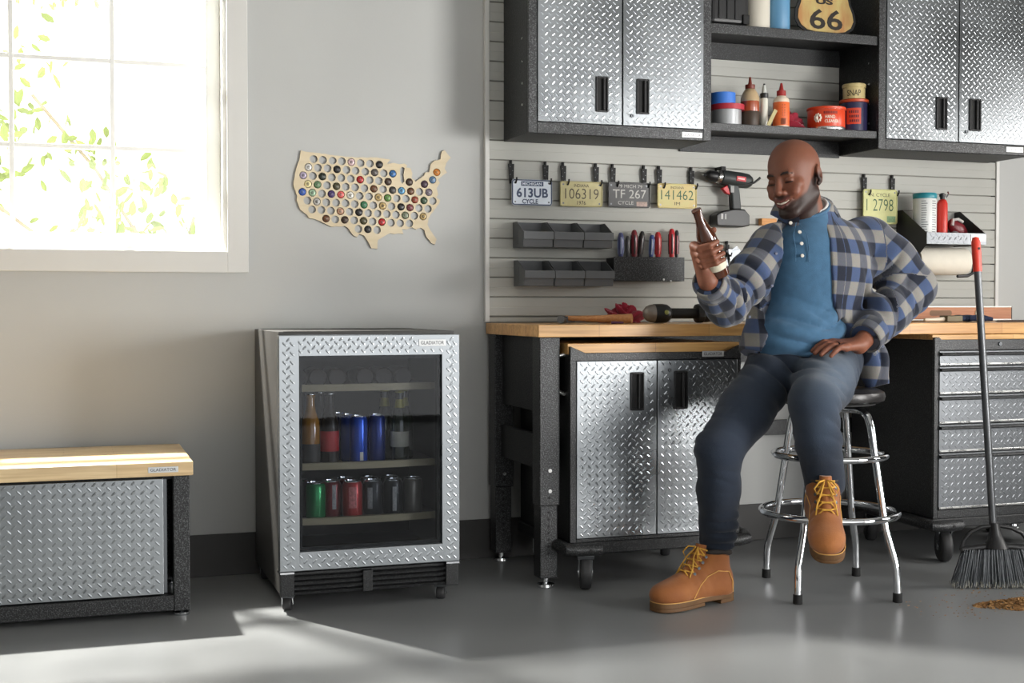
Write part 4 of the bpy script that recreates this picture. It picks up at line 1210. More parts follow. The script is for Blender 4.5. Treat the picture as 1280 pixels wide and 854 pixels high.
# road shield
sg = thing('road_sign', 'rusty cream shield road sign reading US 66 on the upper shelf', 'sign', (2.84, -.22, ZU))
half = [(0, 0.0), (.045, .004), (.090, .012), (.118, .030), (.132, .058), (.128, .092), (.114, .125), (.108, .160), (.118, .195), (.138, .225), (.112, .252), (.070, .240), (.040, .256), (0, .262)]
def shield(s, dz):
    r = [(px * s, pz * s + dz) for px, pz in half]
    return r + [(-px, pz) for px, pz in r[-2:0:-1]]
M_SIGN = mat('rusty_cream', (188, 174, 112), .6, col2=(172, 124, 74), vscale=14, detail=6, stretch=(1.6, 1, .55))
cxs = 2.838
Mx = Matrix.Translation((cxs, -.225, ZU)) @ Matrix.Rotation(R(-5), 4, 'X')
put('border', MB(Mx).prism(shield(1.06, .001), .0, .006, 'XZ'), M_BLACKM, sg)
put('face', MB(Mx).prism(shield(.96, .010), -.0025, -.0002, 'XZ'), M_SIGN, sg)
put('line', MB(Mx).box(-.110, .110, -.0035, -.0027, .158, .162), M_BLACKM, sg)
M_SINK = mat('sign_black', (36, 30, 24), .55, var=.08, vscale=40)
for body, dx, zz, w_, h_, bo in (('US', -.004, .139, .078, .025, .045), ('66', .0, .066, .150, .082, .015)):
    mb = text_mb(body, w_, h_, bold=bo)
    mb.v = [tuple(Mx @ Vector((px + dx, -.0037, pz + zz))) for px, _, pz in mb.v]
    put('lettering', mb, M_SINK, sg)

# ================================================================ on the workbench (z = .902)
ZB = .9022
t = thing('hammer', 'claw hammer with a wooden handle lying on the workbench', 'hammer', (1.80, -.40, ZB))
M_HICK = mat('hickory', (196, 142, 92), .4, col2=(176, 118, 72), vscale=6, stretch=(3, 30, 30))
put('handle', MB().tube([(1.700, -.300, ZB + .020), (1.735, -.330, ZB + .0185), (1.80, -.385, ZB + .018), (1.875, -.445, ZB + .019), (1.892, -.459, ZB + .0195)], .012, 14, rs=[.009, .010, .0125, .0165, .0165]), M_HICK, t, smooth=True)
Mx = Matrix.Translation((1.700, -.300, ZB + .0145)) @ Matrix.Rotation(R(-39), 4, 'Z')
put('head', MB(Mx).cyl((0, -.060, 0), (0, -.030, 0), .0140, n=16).cyl((0, -.030, 0), (0, -.018, 0), .0095, n=12).box(-.012, .012, -.018, .018, -.012, .012), M_STEELDARK, t, bevel=.001)
put('claw', MB(Mx).prism([(.018, -.011), (.018, .011), (.050, .006), (.078, -.008), (.078, -.012), (.046, -.006)], -.011, .011, 'YZ'), M_STEELDARK, t)
cloth('shop_rag', (1.985, -.16, ZB), (.078, .05, .052), 11, M_RAG, 'crumpled dark red shop rag on the workbench behind the hammer')
o = put('wire_nut', MB().cyl((1.795, -.500, ZB + .005), (1.835, -.515, ZB + .005), .0055, .003, 10), mat('purple_plastic', (84, 40, 70), .4, var=.1), smooth=True)
tag(o, 'tiny purple plastic plug lying in front of the hammer handle', 'plug')
# impact wrench style work light: clear head, black body, ribbed collar
t = thing('work_torch', 'black work torch with a clear bulbous head lying on the workbench', 'torch', (2.20, -.33, ZB))
A = Vector((1, -.08, 0)).normalized()
P0 = Vector((2.022, -.30, ZB + .036))
put('lens', MB().lathe([(0, -.012), (.014, -.010), (.026, .000), (.0325, .014), (.035, .030)], P0, A, 28), mat('clear_lens', (150, 142, 134), .12, var=.1, vscale=40, trans=.35, coat=.5), t, smooth=True)
put('head', MB().lathe([(.0352, .030), (.036, .032), (.036, .062), (.034, .080), (.026, .092), (.020, .096)], P0, A, 28), M_BLACKP, t, smooth=True)
put('button', MB().lathe([(.009, 0), (.009, .0025), (.006, .004), (0, .0042)], P0 + A * .066 + Vector((0, -.0335, .004)), (0, -1, .15), 14), mat('olive_button', (134, 138, 74), .4, var=.05), t, smooth=True)
put('barrel', MB().lathe([(.0195, .0965), (.0195, .19), (.0195, .196)], P0 - Vector((0, 0, .010)) * 0 + A * 0, A, 22), M_BLACKM, t, smooth=True)
put('collar', MB().lathe([(.0205, .1965), (.034, .199), (.036, .204), (.036, .222), (.034, .227)], P0, A, 14), M_BLACKP, t)
put('tail', MB().lathe([(.033, .2275), (.034, .24), (.030, .27), (.020, .285), (0, .287)], P0, A, 18), M_BLACKP, t, smooth=True)
# spirit level
t = thing('spirit_level', 'long wooden spirit level with white edges lying on the bench', 'spirit level', (3.55, -.13, ZB))
M_LVL = mat('level_mahogany', (168, 104, 66), .4, col2=(184, 122, 80), vscale=5, stretch=(1.5, 20, 30), coat=.2)
M_ALU = mat('white_edge', (222, 220, 214), .4, metal=.2, var=.02)
put('beam', MB().box(3.20, 3.819, -.142, -.118, ZB + .0095, ZB + .0585), M_LVL, t, bevel=.001)
for z_ in (ZB + .004, ZB + .0588):
    put('edge_strip', MB().box(3.20, 3.819, -.144, -.116, z_, z_ + .0052), M_ALU, t, bevel=.0006)
put('vial_ring', MB().lathe([(.014, 0), (.014, .004), (.019, .004), (.019, 0), (.014, 0)], (3.650, -.142, ZB + .034), (0, -1, 0), 24), mat('vial_cream', (222, 216, 190), .4, var=.03), t, smooth=True)
put('vial', MB().lathe([(.0138, 0), (.0138, .002), (0, .0022)], (3.650, -.142, ZB + .034), (0, -1, 0), 20), mat('vial_green', (150, 158, 120), .3, var=.05), t, smooth=True)
put('hand_slot', MB().prism(rrect(3.400, 3.512, ZB + .023, ZB + .046, .011), -.1426, -.1419, 'XZ'), mat('slot_dark', (126, 92, 64), .6, var=.06), t)
put('end_cap', MB().box(3.819, 3.822, -.143, -.117, ZB + .004, ZB + .064), M_BLACKP, t)
for z_ in (0,):
    t = thing('paint_brush', 'paint brush with a dark ferrule lying in front of the level', 'paint brush', (3.34, -.36, ZB))
    put('handle', MB().tube([(3.19, -.39, ZB + .010), (3.25, -.38, ZB + .010), (3.295, -.372, ZB + .012)], .008, 10, rs=[.006, .007, .009]), mat('brush_handle', (220, 206, 184), .4, var=.03), t, smooth=True)
    put('ferrule', MB(Matrix.Translation((3.335, -.366, ZB + .0135)) @ Matrix.Rotation(R(8), 4, 'Z')).box(-.042, .042, -.022, .022, -.0125, .0125), mat('olive_ferrule', (98, 88, 66), .45, metal=.3, var=.08), t, bevel=.003)
t = thing('work_glove', 'dark blue work glove lying on the bench in front of the level', 'glove', (3.47, -.34, ZB))
M_GLV = mat('navy_knit', (38, 48, 74), .9, var=.15, vscale=60, bump=.4, bscale=260)
put('palm', MB().ell((3.43, -.345, ZB + .0145), (.042, .036, .0145), 18, 10), M_GLV, t, smooth=True)
for k, (dy, ln) in enumerate(((-.030, .060), (-.010, .076), (.010, .078), (.028, .064))):
    put('finger', MB().tube([(3.445, -.345 + dy * .8, ZB + .013), (3.47 + ln * .4, -.345 + dy, ZB + .014 + .004 * (k % 2)), (3.462 + ln, -.345 + dy * 1.25, ZB + .011)], .0105, 10, rs=[.011, .0105, .008]), M_GLV, t, smooth=True)
put('thumb', MB().tube([(3.42, -.372, ZB + .014), (3.452, -.392, ZB + .013), (3.478, -.398, ZB + .010)], .010, 10, rs=[.012, .010, .008]), M_GLV, t, smooth=True)
put('cuff', MB().lathe([(.030, 0), (.034, .004), (.034, .018)], (3.398, -.345, ZB + .0145), (-1, 0, 0), 16), M_GLV, t, smooth=True)
for v in t.children:
    if v.name.startswith('cuff'):
        for q in v.data.vertices:
            q.co.z = (q.co.z - .0145) * .42 + .0145
o = put('pencil', MB().cyl((3.50, -.44, ZB + .004), (3.68, -.40, ZB + .004), .0040, n=6).cyl((3.485, -.4433, ZB + .004), (3.50, -.44, ZB + .004), .0008, .0038, 6), mat('dark_pencil', (60, 46, 38), .5, var=.1))
tag(o, 'dark pencil lying at the right end of the workbench', 'pencil')

# ================================================================ contents of the cooler
def bottle(x, y, z, label, mglass, mlabel=None, h=.235, r=.0305, mcap=None, lab=(.03, .10), name='beer_bottle', axis=(0, 0, 1), cat='bottle', grp='bottles in the cooler', neck=None):
    t = thing(name, label, cat, (x, y, z), grp)
    k = h / .235
    prof = [(.0, .003), (.026, 0), (r, .004), (r, .128 * k), (r * .93, .145 * k), (.017, .178 * k), (.0135, .20 * k), (.0132, .222 * k), (.0150, .223 * k), (.0150, .230 * k), (.013, .231 * k)]
    put('glass', MB().lathe(prof, (x, y, z), axis, 24), mglass, t, smooth=True)
    if mlabel:
        put('paper_label', MB().lathe([(r + .0002, lab[0]), (r + .0006, lab[0] + .001), (r + .0006, lab[1]), (r + .0002, lab[1] + .001)], (x, y, z), axis, 24), mlabel, t, smooth=True)
    if neck:
        put('neck_label', MB().lathe([(.0178, .180 * k), (.0150, .196 * k), (.0142, .208 * k)], (x, y, z), axis, 20), neck, t, smooth=True)
    if mcap:
        put('crown_cap', MB().lathe([(.0158, .2305 * k), (.0160, .233 * k), (.0130, .239 * k), (0, .240 * k)], (x, y, z), axis, 18), mcap, t, smooth=True)
    return t
def can(x, y, z, label, m, h=.122, r=.0330, band=None, slim=False):
    t = thing('drink_can', label, 'can', (x, y, z), 'cans in the cooler')
    put('body', MB().lathe([(r * .78, 0), (r * .92, .004), (r, .012), (r, h - .014), (r * .86, h - .003)], (x, y, z), n=26), m, t, smooth=True)
    put('lid', MB().lathe([(r * .86, h - .0028), (r * .87, h), (r * .82, h), (r * .80, h - .004), (0, h - .0042)], (x, y, z), n=26), M_CHROME, t, smooth=True)
    put('pull_tab', MB().prism([(x + .009 * math.cos(k), y + .014 * math.sin(k)) for k in np.linspace(0, 2 * PI, 10)[:-1]], z + h - .0040, z + h - .0028, 'XY'), M_NICKEL, t)
    if band:
        pm = MB()
        aC = math.atan2(-4.66 - y, -x)
        a0, a1, z0_, z1_, mm = band
        n = 6
        for q in range(n):
            u0, u1 = aC + a0 + (a1 - a0) * q / n, aC + a0 + (a1 - a0) * (q + 1) / n
            pm.add([(x + (r + .0004) * math.cos(a), y + (r + .0004) * math.sin(a), z + zz) for a, zz in ((u0, z0_), (u1, z0_), (u1, z1_), (u0, z1_))], [(0, 1, 2, 3)])
        put('printed_panel', pm, mm, t)
    return t
M_AMBER = mat('amber_glass', (74, 40, 16), .08, var=.05, coat=.6)
M_GOLD = mat('golden_beer', (150, 104, 40), .12, var=.05, coat=.5)
M_DKGREEN = mat('dark_green_glass', (34, 44, 30), .08, var=.05, coat=.6)
M_BROWNG = mat('brown_glass', (30, 23, 18), .3, var=.05, spec=.25)
M_PAPER = mat('label_paper', (200, 196, 180), .6, var=.06, vscale=60)
M_LRED = mat('label_red', (170, 36, 40), .5, var=.1, vscale=60)
M_LYEL = mat('foil_yellow', (176, 168, 70), .4, metal=.3, var=.06)
M_LDARK = mat('label_dark', (54, 52, 48), .5, var=.1, vscale=60)
zt, zm, zl = SHZ[0] + .0002, SHZ[1] + .0002, SHZ[2] + .0002
yb0 = -.515
for k, x in enumerate((.690, .752, .816, .908, .972, .1038 * 10)):
    bottle(x, yb0 + .006, zt + .0312, f'dark bottle lying base outward, {ORD[k]} from the left on the top cooler shelf', M_BROWNG, None, axis=(0, 1, 0), grp='bottles lying on the top cooler shelf', r=.0300)
bottle(.728, -.505, zm, 'amber beer bottle with golden beer, left front of the middle cooler shelf', M_GOLD, M_LDARK, mcap=M_NICKEL, lab=(.004, .07))
bottle(.700, -.435, zm, 'amber beer bottle behind the golden one at the far left of the cooler', M_AMBER, M_PAPER, mcap=M_NICKEL)
bottle(.790, -.505, zm, 'dark beer bottle with a red label on the middle cooler shelf', M_BROWNG, M_LRED, mcap=M_NICKEL, lab=(.045, .110))
bottle(.770, -.425, zm, 'dark beer bottle standing behind the red-labelled one', M_BROWNG, M_LDARK, mcap=M_NICKEL)
M_CBLUE = mat('blue_can', (28, 76, 180), .25, metal=.45, var=.05, vscale=10)
M_CNAVY = mat('navy_can', (26, 50, 120), .25, metal=.45, var=.05, vscale=10)
can(.887, -.505, zm, 'bright blue tall can at the front of the middle cooler shelf', M_CBLUE, .158, .0290, band=(.15, .55, .012, .040, M_PAPER))
can(.868, -.440, zm, 'blue tall can second in the row behind the bright blue one', M_CBLUE, .158, .0290)
can(.850, -.375, zm, 'blue tall can third in the row behind the bright blue one', M_CNAVY, .158, .0290)
can(.955, -.475, zm, 'navy tall can right of the bright blue one', M_CNAVY, .158, .0290)
bottle(1.030, -.490, zm, 'dark green bottle with a pale label, right on the middle cooler shelf', M_DKGREEN, M_PAPER, mcap=M_LYEL, lab=(.05, .10), neck=M_LYEL)
bottle(1.062, -.420, zm, 'dark green bottle with yellow foil behind at the right of the cooler', M_DKGREEN, M_LDARK, mcap=M_LYEL, neck=M_LYEL)
bottle(.998, -.410, zm, 'dark green bottle standing behind the pale-labelled one', M_DKGREEN, M_LDARK, mcap=M_LYEL, neck=M_LYEL)
M_CGREEN = mat('green_can', (34, 130, 72), .25, metal=.45, var=.06, vscale=12)
M_CRED = mat('maroon_can', (110, 30, 34), .3, metal=.4, var=.1, vscale=12)
M_CRED2 = mat('red_can_print', (168, 54, 54), .3, metal=.4, var=.1, vscale=12)
M_CBLK = mat('black_can', (36, 38, 40), .28, metal=.5, var=.1, vscale=12)
M_CGRY = mat('grey_can', (116, 112, 104), .28, metal=.6, var=.06, vscale=12)
M_PINK = mat('pink_panel', (186, 110, 108), .45, var=.3, vscale=120)
M_GREYP = mat('grey_panel', (140, 140, 138), .45, var=.3, vscale=160)
can(.742, -.510, zl, 'green can at the front left of the bottom cooler shelf', M_CGREEN)
can(.702, -.435, zl, 'dark can behind the green one at the far left', M_CBLK)
can(.800, -.480, zl, 'maroon can second from the left on the bottom shelf', M_CRED, band=(.1, .5, .03, .11, M_GREYP))
can(.864, -.510, zl, 'red can with a pale pink panel on the bottom shelf', M_CRED2, band=(-.35, .45, .035, .105, M_PINK))
can(.856, -.430, zl, 'maroon can behind the pink panel one', M_CRED)
can(.932, -.510, zl, 'black can with grey print, fourth from the left on the bottom shelf', M_CBLK, band=(-.5, .0, .03, .10, M_GREYP))
can(.938, -.430, zl, 'black can behind the fourth front can', M_CBLK)
can(1.002, -.510, zl, 'black can with a narrow grey panel, fifth from the left on the bottom shelf', M_CBLK, band=(-.05, .35, .02, .10, M_GREYP))
can(1.008, -.430, zl, 'black can behind the fifth front can', M_CBLK)
can(1.074, -.490, zl, 'plain grey can at the right end of the bottom cooler shelf', M_CGRY)

# ================================================================ stool
SC = Vector((2.428, -.903, 0))
st = thing('bar_stool', 'chrome bar stool with two foot rings and a black padded seat', 'stool', tuple(SC))
feet = [(2.324, -.666), (2.642, -.746), (2.533, -1.142), (2.213, -1.056)]
ztop = .630
inner = []
for i, (fx, fy) in enumerate(feet):
    d = (Vector((fx, fy, 0)) - SC)
    u = d.normalized()
    top = SC + u * .150 + Vector((0, 0, ztop - .02))
    mid = SC + u * .216 + Vector((0, 0, .235))
    kn = SC + u * (d.length - .004) + Vector((0, 0, .115))
    ft = SC + u * d.length + Vector((0, 0, .022))
    lp = [ft, kn - Vector((0, 0, .01)), kn + (mid - kn) * .12, mid - (mid - kn) * .1, mid, mid + (top - mid) * .06, top - (top - mid) * .12, top - Vector((0, 0, .012)) - u * .004, top + Vector((0, 0, .004)) - u * .020, top + Vector((0, 0, .010)) - u * .045, SC + Vector((0, 0, ztop - .010)) + u * .02]
    lg = put('leg', MB().tube(lp, .0125, 14), M_CHROME, st, smooth=True)
    put('rubber_tip', MB().lathe([(.0145, 0), (.0155, .002), (.0150, .030), (.0130, .031)], (fx, fy, 0), (0, 0, 1), 16), M_RUBBER, lg, smooth=True)
for z, r in ((.268, .226), (.462, .186)):
    put('foot_ring', MB().tube([(SC.x + r * math.cos(a), SC.y + r * math.sin(a), z) for a in np.linspace(0, 2 * PI, 49)[:-1]], .0115, 12, closed=True), M_CHROME, st, smooth=True)
put('seat_plate', MB().lathe([(.05, 0), (.15, .0), (.15, .006), (.05, .006)], (SC.x, SC.y, ztop + .004), n=28), M_BLACKM, st)
put('seat', MB().lathe([(.0, .0), (.160, .0), (.178, .008), (.182, .022), (.178, .036), (.160, .046), (.10, .048), (0, .048)], (SC.x, SC.y, ztop + .0105), n=40), mat('black_vinyl', (30, 28, 28), .35, var=.08, vscale=20, bump=.15, bscale=150), st, smooth=True)

# ================================================================ broom and sawdust
t = thing('push_broom', 'grey angle broom with a red-tipped handle standing upright on its bristles', 'broom', (2.94, -1.07, 0))
M_POLE = mat('broom_pole', (84, 86, 88), .35, metal=.6, var=.05)
HB = Vector((2.976, -1.062, .19))
HT = Vector((2.942, -1.000, 1.178))
put('pole', MB().cyl(HB, HB + (HT - HB) * .93, .0125, n=14), M_POLE, t, smooth=True)
dd = (HT - HB)
put('grip', MB().lathe([(.0145, 0), (.0150, .01), (.0155, .06), (.0155, .10), (.011, .118), (0, .121)], HB + dd * .905, dd, 16), mat('red_grip', (206, 58, 40), .4, var=.04), t, smooth=True)
put('hang_hole', MB().cyl(HB + dd * .985 + Vector((-.0005, -.0165, 0)), HB + dd * .985 + Vector((0, .0165, 0)), .0045, n=12), M_BLACKM, t)
ux = Vector((.948, -.318, 0)).normalized()
def bp_(s, z, off=0.0):
    return Vector((2.985, -1.063, 0)) + ux * s + Vector((off * .32, off * .95, z))
blk = MB()
arch = [(-.118, .128), (-.112, .160), (-.088, .190), (-.050, .208), (-.015, .212)]
put('arch', MB().tube([bp_(s, z) for s, z in arch] + [bp_(s + .0, z) for s, z in [(.015, .212), (.050, .206), (.088, .188), (.112, .158), (.118, .132)]], .0072, 10), M_BLACKP, t, smooth=True)
blk.tube([bp_(-.118, .130), bp_(-.06, .138), bp_(0, .142), bp_(.06, .140), bp_(.118, .132)], .013, 10)
put('block', blk, M_BLACKP, t, smooth=True)
put('socket', MB().tube([bp_(0, .138), bp_(0, .165), bp_(-.003, .195), bp_(-.006, .225)], .02, 12, rs=[.042, .028, .019, .0165]), M_BLACKP, t, smooth=True)
br = MB()
rr = random.Random(9)
for i in range(420):
    s = rr.uniform(-1, 1)
    o_ = rr.uniform(-.014, .014)
    p0 = bp_(s * .112, .132, o_)
    p1 = bp_(s * .150 + rr.uniform(-.006, .006) + .004, .003 + rr.uniform(0, .012) + .010 * (1 if rr.random() < .2 else 0), o_ * 2.1)
    br.cyl(p0, p1, .0015, .0012, 4, caps=True)
put('bristles', br, mat('grey_bristle', (88, 92, 96), .5, var=.25, vscale=60), t, kind='stuff')
tips = MB()
for i in range(220):
    s = rr.uniform(-1, 1)
    o_ = rr.uniform(-.014, .014)
    p1 = bp_(s * .150, .002 + rr.uniform(0, .004), o_ * 2.1)
    p0 = p1 + Vector((rr.uniform(-.004, .004), rr.uniform(-.004, .004), rr.uniform(.008, .022)))
    tips.cyl(p1, p0, .0012, .0014, 4)
put('frayed_tips', tips, mat('frayed_bristle', (150, 148, 138), .7, var=.2, vscale=60), t, kind='stuff')

sd = MB()
rr = random.Random(21)
for i in range(2600):
    a, q = rr.uniform(0, 2 * PI), rr.random() ** .6
    px, py = 2.930 + math.cos(a) * q * .185 * (1 + .2 * math.sin(3 * a)), -1.305 + math.sin(a) * q * .085 * (1 + .25 * math.cos(2 * a))
    hz = .024 * (1 - q) ** .7
    z = rr.uniform(0, hz) + .0012
    s = rr.uniform(.0018, .005)
    Mx = Matrix.Translation((px, py, z)) @ Euler((rr.uniform(-.6, .6), rr.uniform(-.6, .6), rr.uniform(0, 6))).to_matrix().to_4x4()
    sd2 = MB(Mx)
    sd2.box(-s, s, -s * .6, s * .6, -s * .16, s * .16)
    sd.add(sd2.v, sd2.f)
for i in range(160):
    a, q = rr.uniform(0, 2 * PI), rr.uniform(1, 2.6)
    px, py = 2.900 + math.cos(a) * q * .165, -1.26 + math.sin(a) * q * .08
    s = rr.uniform(.001, .003)
    sd.box(px - s, px + s, py - s * .7, py + s * .7, .0002, .0002 + s * .5)
o = put('sawdust', sd, mat('sawdust_brown', (178, 138, 88), .9, col2=(120, 82, 46), vscale=60))
tag(o, 'small heap of brown sawdust on the floor in front of the broom', 'sawdust', kind='stuff')

# ================================================================ tree outside the window
M_LEAF = mat('leaf_green', (132, 146, 84), .6, var=.25, vscale=3)
b = M_LEAF.node_tree.nodes['Principled BSDF']
b.inputs['Subsurface Weight'].default_value = 0.0
M_LEAF.node_tree.nodes['Principled BSDF'].inputs['Transmission Weight'].default_value = 0.0
M_BARK = mat('bark', (150, 140, 120), .9, var=.2, vscale=10)
tr_ = thing('tree', 'leafy young tree outside the window with sunlit green foliage', 'tree', (.55, 2.6, 0))
rr = random.Random(5)
lf = MB()
def leaf(c, s, rnd):
    Mx = Matrix.Translation(c) @ Euler((rnd.uniform(0, 6), rnd.uniform(0, 6), rnd.uniform(0, 6))).to_matrix().to_4x4()
    l = MB(Mx)
    l.add([(-s, 0, 0), (-s * .4, s * .42, s * .06), (s * .4, s * .36, s * .06), (s, 0, 0), (s * .4, -s * .36, s * .06), (-s * .4, -s * .42, s * .06), (0, 0, -s * .05)],
          [(0, 1, 6), (1, 2, 6), (2, 3, 6), (3, 4, 6), (4, 5, 6), (5, 0, 6)])
    lf.add(l.v, l.f)
clusters = [((.55, 2.5, 1.30), .22, 60), ((.20, 2.5, 1.42), .20, 50), ((.10, 2.6, 1.75), .22, 44), ((-.25, 2.7, 1.95), .24, 40), ((-.10, 2.6, 1.25), .16, 26),
            ((-.45, 2.7, 1.65), .22, 40), ((-.55, 2.7, 1.25), .2, 26), ((.25, 2.4, 1.15), .2, 44), ((.62, 2.3, 1.12), .18, 44), ((.38, 2.6, 1.62), .16, 26), ((-.8, 2.7, 2.0), .3, 46), ((-.2, 2.7, 2.3), .25, 20), ((-1.1, 2.7, 1.5), .3, 40)]
for c, r, n in clusters:
    for i in range(n):
        d = Vector((rr.gauss(0, .5), rr.gauss(0, .5), rr.gauss(0, .5))) * r
        leaf(Vector(c) + d, rr.uniform(.03, .055), rr)
put('foliage', lf, M_LEAF, tr_, kind='stuff')
put('trunk', MB().tube([(.55, 2.6, -.1), (.52, 2.6, .5), (.45, 2.58, 1.0), (.30, 2.55, 1.4)], .03, 10, rs=[.05, .04, .03, .02]), M_BARK, tr_, smooth=True)
for pts in ([(.45, 2.58, 1.0), (.56, 2.5, 1.2), (.62, 2.45, 1.45)], [(.30, 2.55, 1.4), (.12, 2.6, 1.7), (-.2, 2.7, 2.1)], [(.45, 2.58, .9), (.0, 2.65, 1.2), (-.5, 2.7, 1.6), (-.8, 2.7, 2.0)]):
    put('branch', MB().tube(pts, .01, 7), M_BARK, tr_, smooth=True)
# the branch nearest the window throws the dappled shade on the floor
lf = MB()
rr = random.Random(15)
lampp = Vector((-.15, .62, 2.50))
for i in range(46):
    tg = Vector((rr.uniform(-.5, 1.7), rr.uniform(-1.0, -2.1), 0))
    c = lampp + (tg - lampp) * rr.uniform(.13, .19)
    for q in range(3):
        leaf(c + Vector((rr.uniform(-.02, .02), rr.uniform(-.02, .02), rr.uniform(-.02, .02))), rr.uniform(.012, .020), rr)
put('foliage', lf, M_LEAF, tr_, kind='stuff')
put('branch', MB().tube([(-.9, 1.6, 2.3), (-.6, .45, 2.34), (-.2, .40, 2.27), (.2, .36, 2.24), (.45, .32, 2.22)], .004, 7), M_BARK, tr_, smooth=True)

# ================================================================ the seated man
# distance-field modelling: shapes are blended on a grid and skinned into one closed surface
class Field:
    def __init__(s, lo, hi, h):
        s.lo = np.array(lo, float)
        s.h = h
        s.n = np.ceil((np.array(hi) - s.lo) / h).astype(int) + 1
        s.f = np.full(tuple(s.n), .1, np.float32)
        s.ax = [s.lo[i] + h * np.arange(s.n[i]) for i in range(3)]
    def win(s, lo, hi):
        a = np.clip(np.floor((np.array(lo) - s.lo) / s.h).astype(int), 0, s.n)
        b = np.clip(np.ceil((np.array(hi) - s.lo) / s.h).astype(int) + 1, 0, s.n)
        sl = tuple(slice(a[i], b[i]) for i in range(3))
        P = np.stack(np.meshgrid(*[s.ax[i][sl[i]] for i in range(3)], indexing='ij'), -1)
        return sl, P
    def blend(s, sl, d, k, mode):
        if min(d.shape) == 0:
            return
        a = s.f[sl]
        if mode == 'add':
            if k > 0:
                h = np.clip(.5 + .5 * (a - d) / k, 0, 1)
                s.f[sl] = a * (1 - h) + d * h - k * h * (1 - h)
            else:
                s.f[sl] = np.minimum(a, d)
        else:
            if k > 0:
                h = np.clip(.5 - .5 * (a + d) / k, 0, 1)
                s.f[sl] = a * (1 - h) + (-d) * h + k * h * (1 - h)
            else:
                s.f[sl] = np.maximum(a, -d)
    def cone(s, a, b, ra, rb, k=.01, mode='add', flat=None):
        """tapered capsule; flat=(axis, factor) squashes its section along a direction"""
        a, b = np.array(a, float), np.array(b, float)
        m = max(ra, rb) + k + .03
        sl, P = s.win(np.minimum(a, b) - m, np.maximum(a, b) + m)
        q = P - a
        ba = b - a
        if flat is not None:
            u = np.array(flat[0], float)
            u /= np.linalg.norm(u)
            fct = 1 / flat[1]
            q = q + (q @ u)[..., None] * u * (fct - 1)
            ba = ba + (ba @ u) * u * (fct - 1)
        t = np.clip(q @ ba / max(ba @ ba, 1e-9), 0, 1)
        d = np.linalg.norm(q - t[..., None] * ba, axis=-1) - (ra + (rb - ra) * t)
        s.blend(sl, d * (flat[1] if flat else 1), k, mode)
        return s
    def chain(s, pts, rs, k=.01, **kw):
        for i in range(len(pts) - 1):
            s.cone(pts[i], pts[i + 1], rs[i], rs[i + 1], k, **kw)
        return s
    def ell(s, c, r, k=.01, mode='add', rot=None):
        c, r = np.array(c, float), np.array(r, float)
        m = r.max() + k + .03
        sl, P = s.win(c - m, c + m)
        q = P - c
        if rot is not None:
            q = q @ np.array(rot)
        k0 = np.linalg.norm(q / r, axis=-1)
        k1 = np.linalg.norm(q / (r * r), axis=-1) + 1e-9
        s.blend(sl, k0 * (k0 - 1) / k1, k, mode)
        return s
    def mesh(s):
        f = s.f
        sg = f < 0
        nx, ny, nz = f.shape
        cnt = np.zeros((nx - 1, ny - 1, nz - 1), np.int8)
        for dx in (0, 1):
            for dy in (0, 1):
                for dz in (0, 1):
                    cnt += sg[dx:nx - 1 + dx, dy:ny - 1 + dy, dz:nz - 1 + dz]
        act = (cnt > 0) & (cnt < 8)
        I = np.argwhere(act)
        idx = np.full(act.shape, -1, np.int32)
        idx[act] = np.arange(len(I))
        acc = np.zeros((len(I), 3))
        w = np.zeros(len(I))
        cor = [(0, 0, 0), (1, 0, 0), (0, 1, 0), (1, 1, 0), (0, 0, 1), (1, 0, 1), (0, 1, 1), (1, 1, 1)]
        for a in range(8):
            for b in range(a + 1, 8):
                if sum(abs(cor[a][i] - cor[b][i]) for i in range(3)) != 1:
                    continue
                va = f[I[:, 0] + cor[a][0], I[:, 1] + cor[a][1], I[:, 2] + cor[a][2]]
                vb = f[I[:, 0] + cor[b][0], I[:, 1] + cor[b][1], I[:, 2] + cor[b][2]]
                x = (va < 0) != (vb < 0)
                t = np.where(x, va / np.where(x, va - vb, 1), 0)
                p = np.array(cor[a]) + t[:, None] * (np.array(cor[b]) - np.array(cor[a]))
                acc += np.where(x[:, None], p, 0)
                w += x
        V = (I + acc / w[:, None]) * s.h + s.lo
        F = []
        for ax in range(3):
            o = [i for i in range(3) if i != ax]
            A = [slice(None)] * 3
            B = [slice(None)] * 3
            A[ax], B[ax] = slice(0, -1), slice(1, None)
            ch = sg[tuple(A)] != sg[tuple(B)]
            E_ = np.argwhere(ch)
            E_ = E_[(E_[:, o[0]] > 0) & (E_[:, o[1]] > 0) & (E_[:, o[0]] < act.shape[o[0]]) & (E_[:, o[1]] < act.shape[o[1]])]
            q = []
            for d0, d1 in ((0, 0), (1, 0), (1, 1), (0, 1)):
                c = E_.copy()
                c[:, o[0]] -= d0
                c[:, o[1]] -= d1
                q.append(idx[c[:, 0], c[:, 1], c[:, 2]])
            q = np.stack(q, -1)
            ins = sg[E_[:, 0], E_[:, 1], E_[:, 2]]
            flip = ins if ax != 1 else ~ins
            q[flip] = q[flip][:, ::-1]
            F.append(q[(q >= 0).all(1)])
        return V, np.concatenate(F)

def relax(V, F, it=2, lam=.5):
    e = np.concatenate([F[:, [0, 1]], F[:, [1, 2]], F[:, [2, 3]], F[:, [3, 0]]])
    for _ in range(it):
        S_ = np.zeros_like(V)
        c = np.zeros(len(V))
        for a, b in ((0, 1), (1, 0)):
            for i in range(3):
                S_[:, i] += np.bincount(e[:, a], V[e[:, b], i], len(V))
            c += np.bincount(e[:, a], minlength=len(V))
        V = V + lam * (S_ / np.maximum(c, 1)[:, None] - V)
    return V

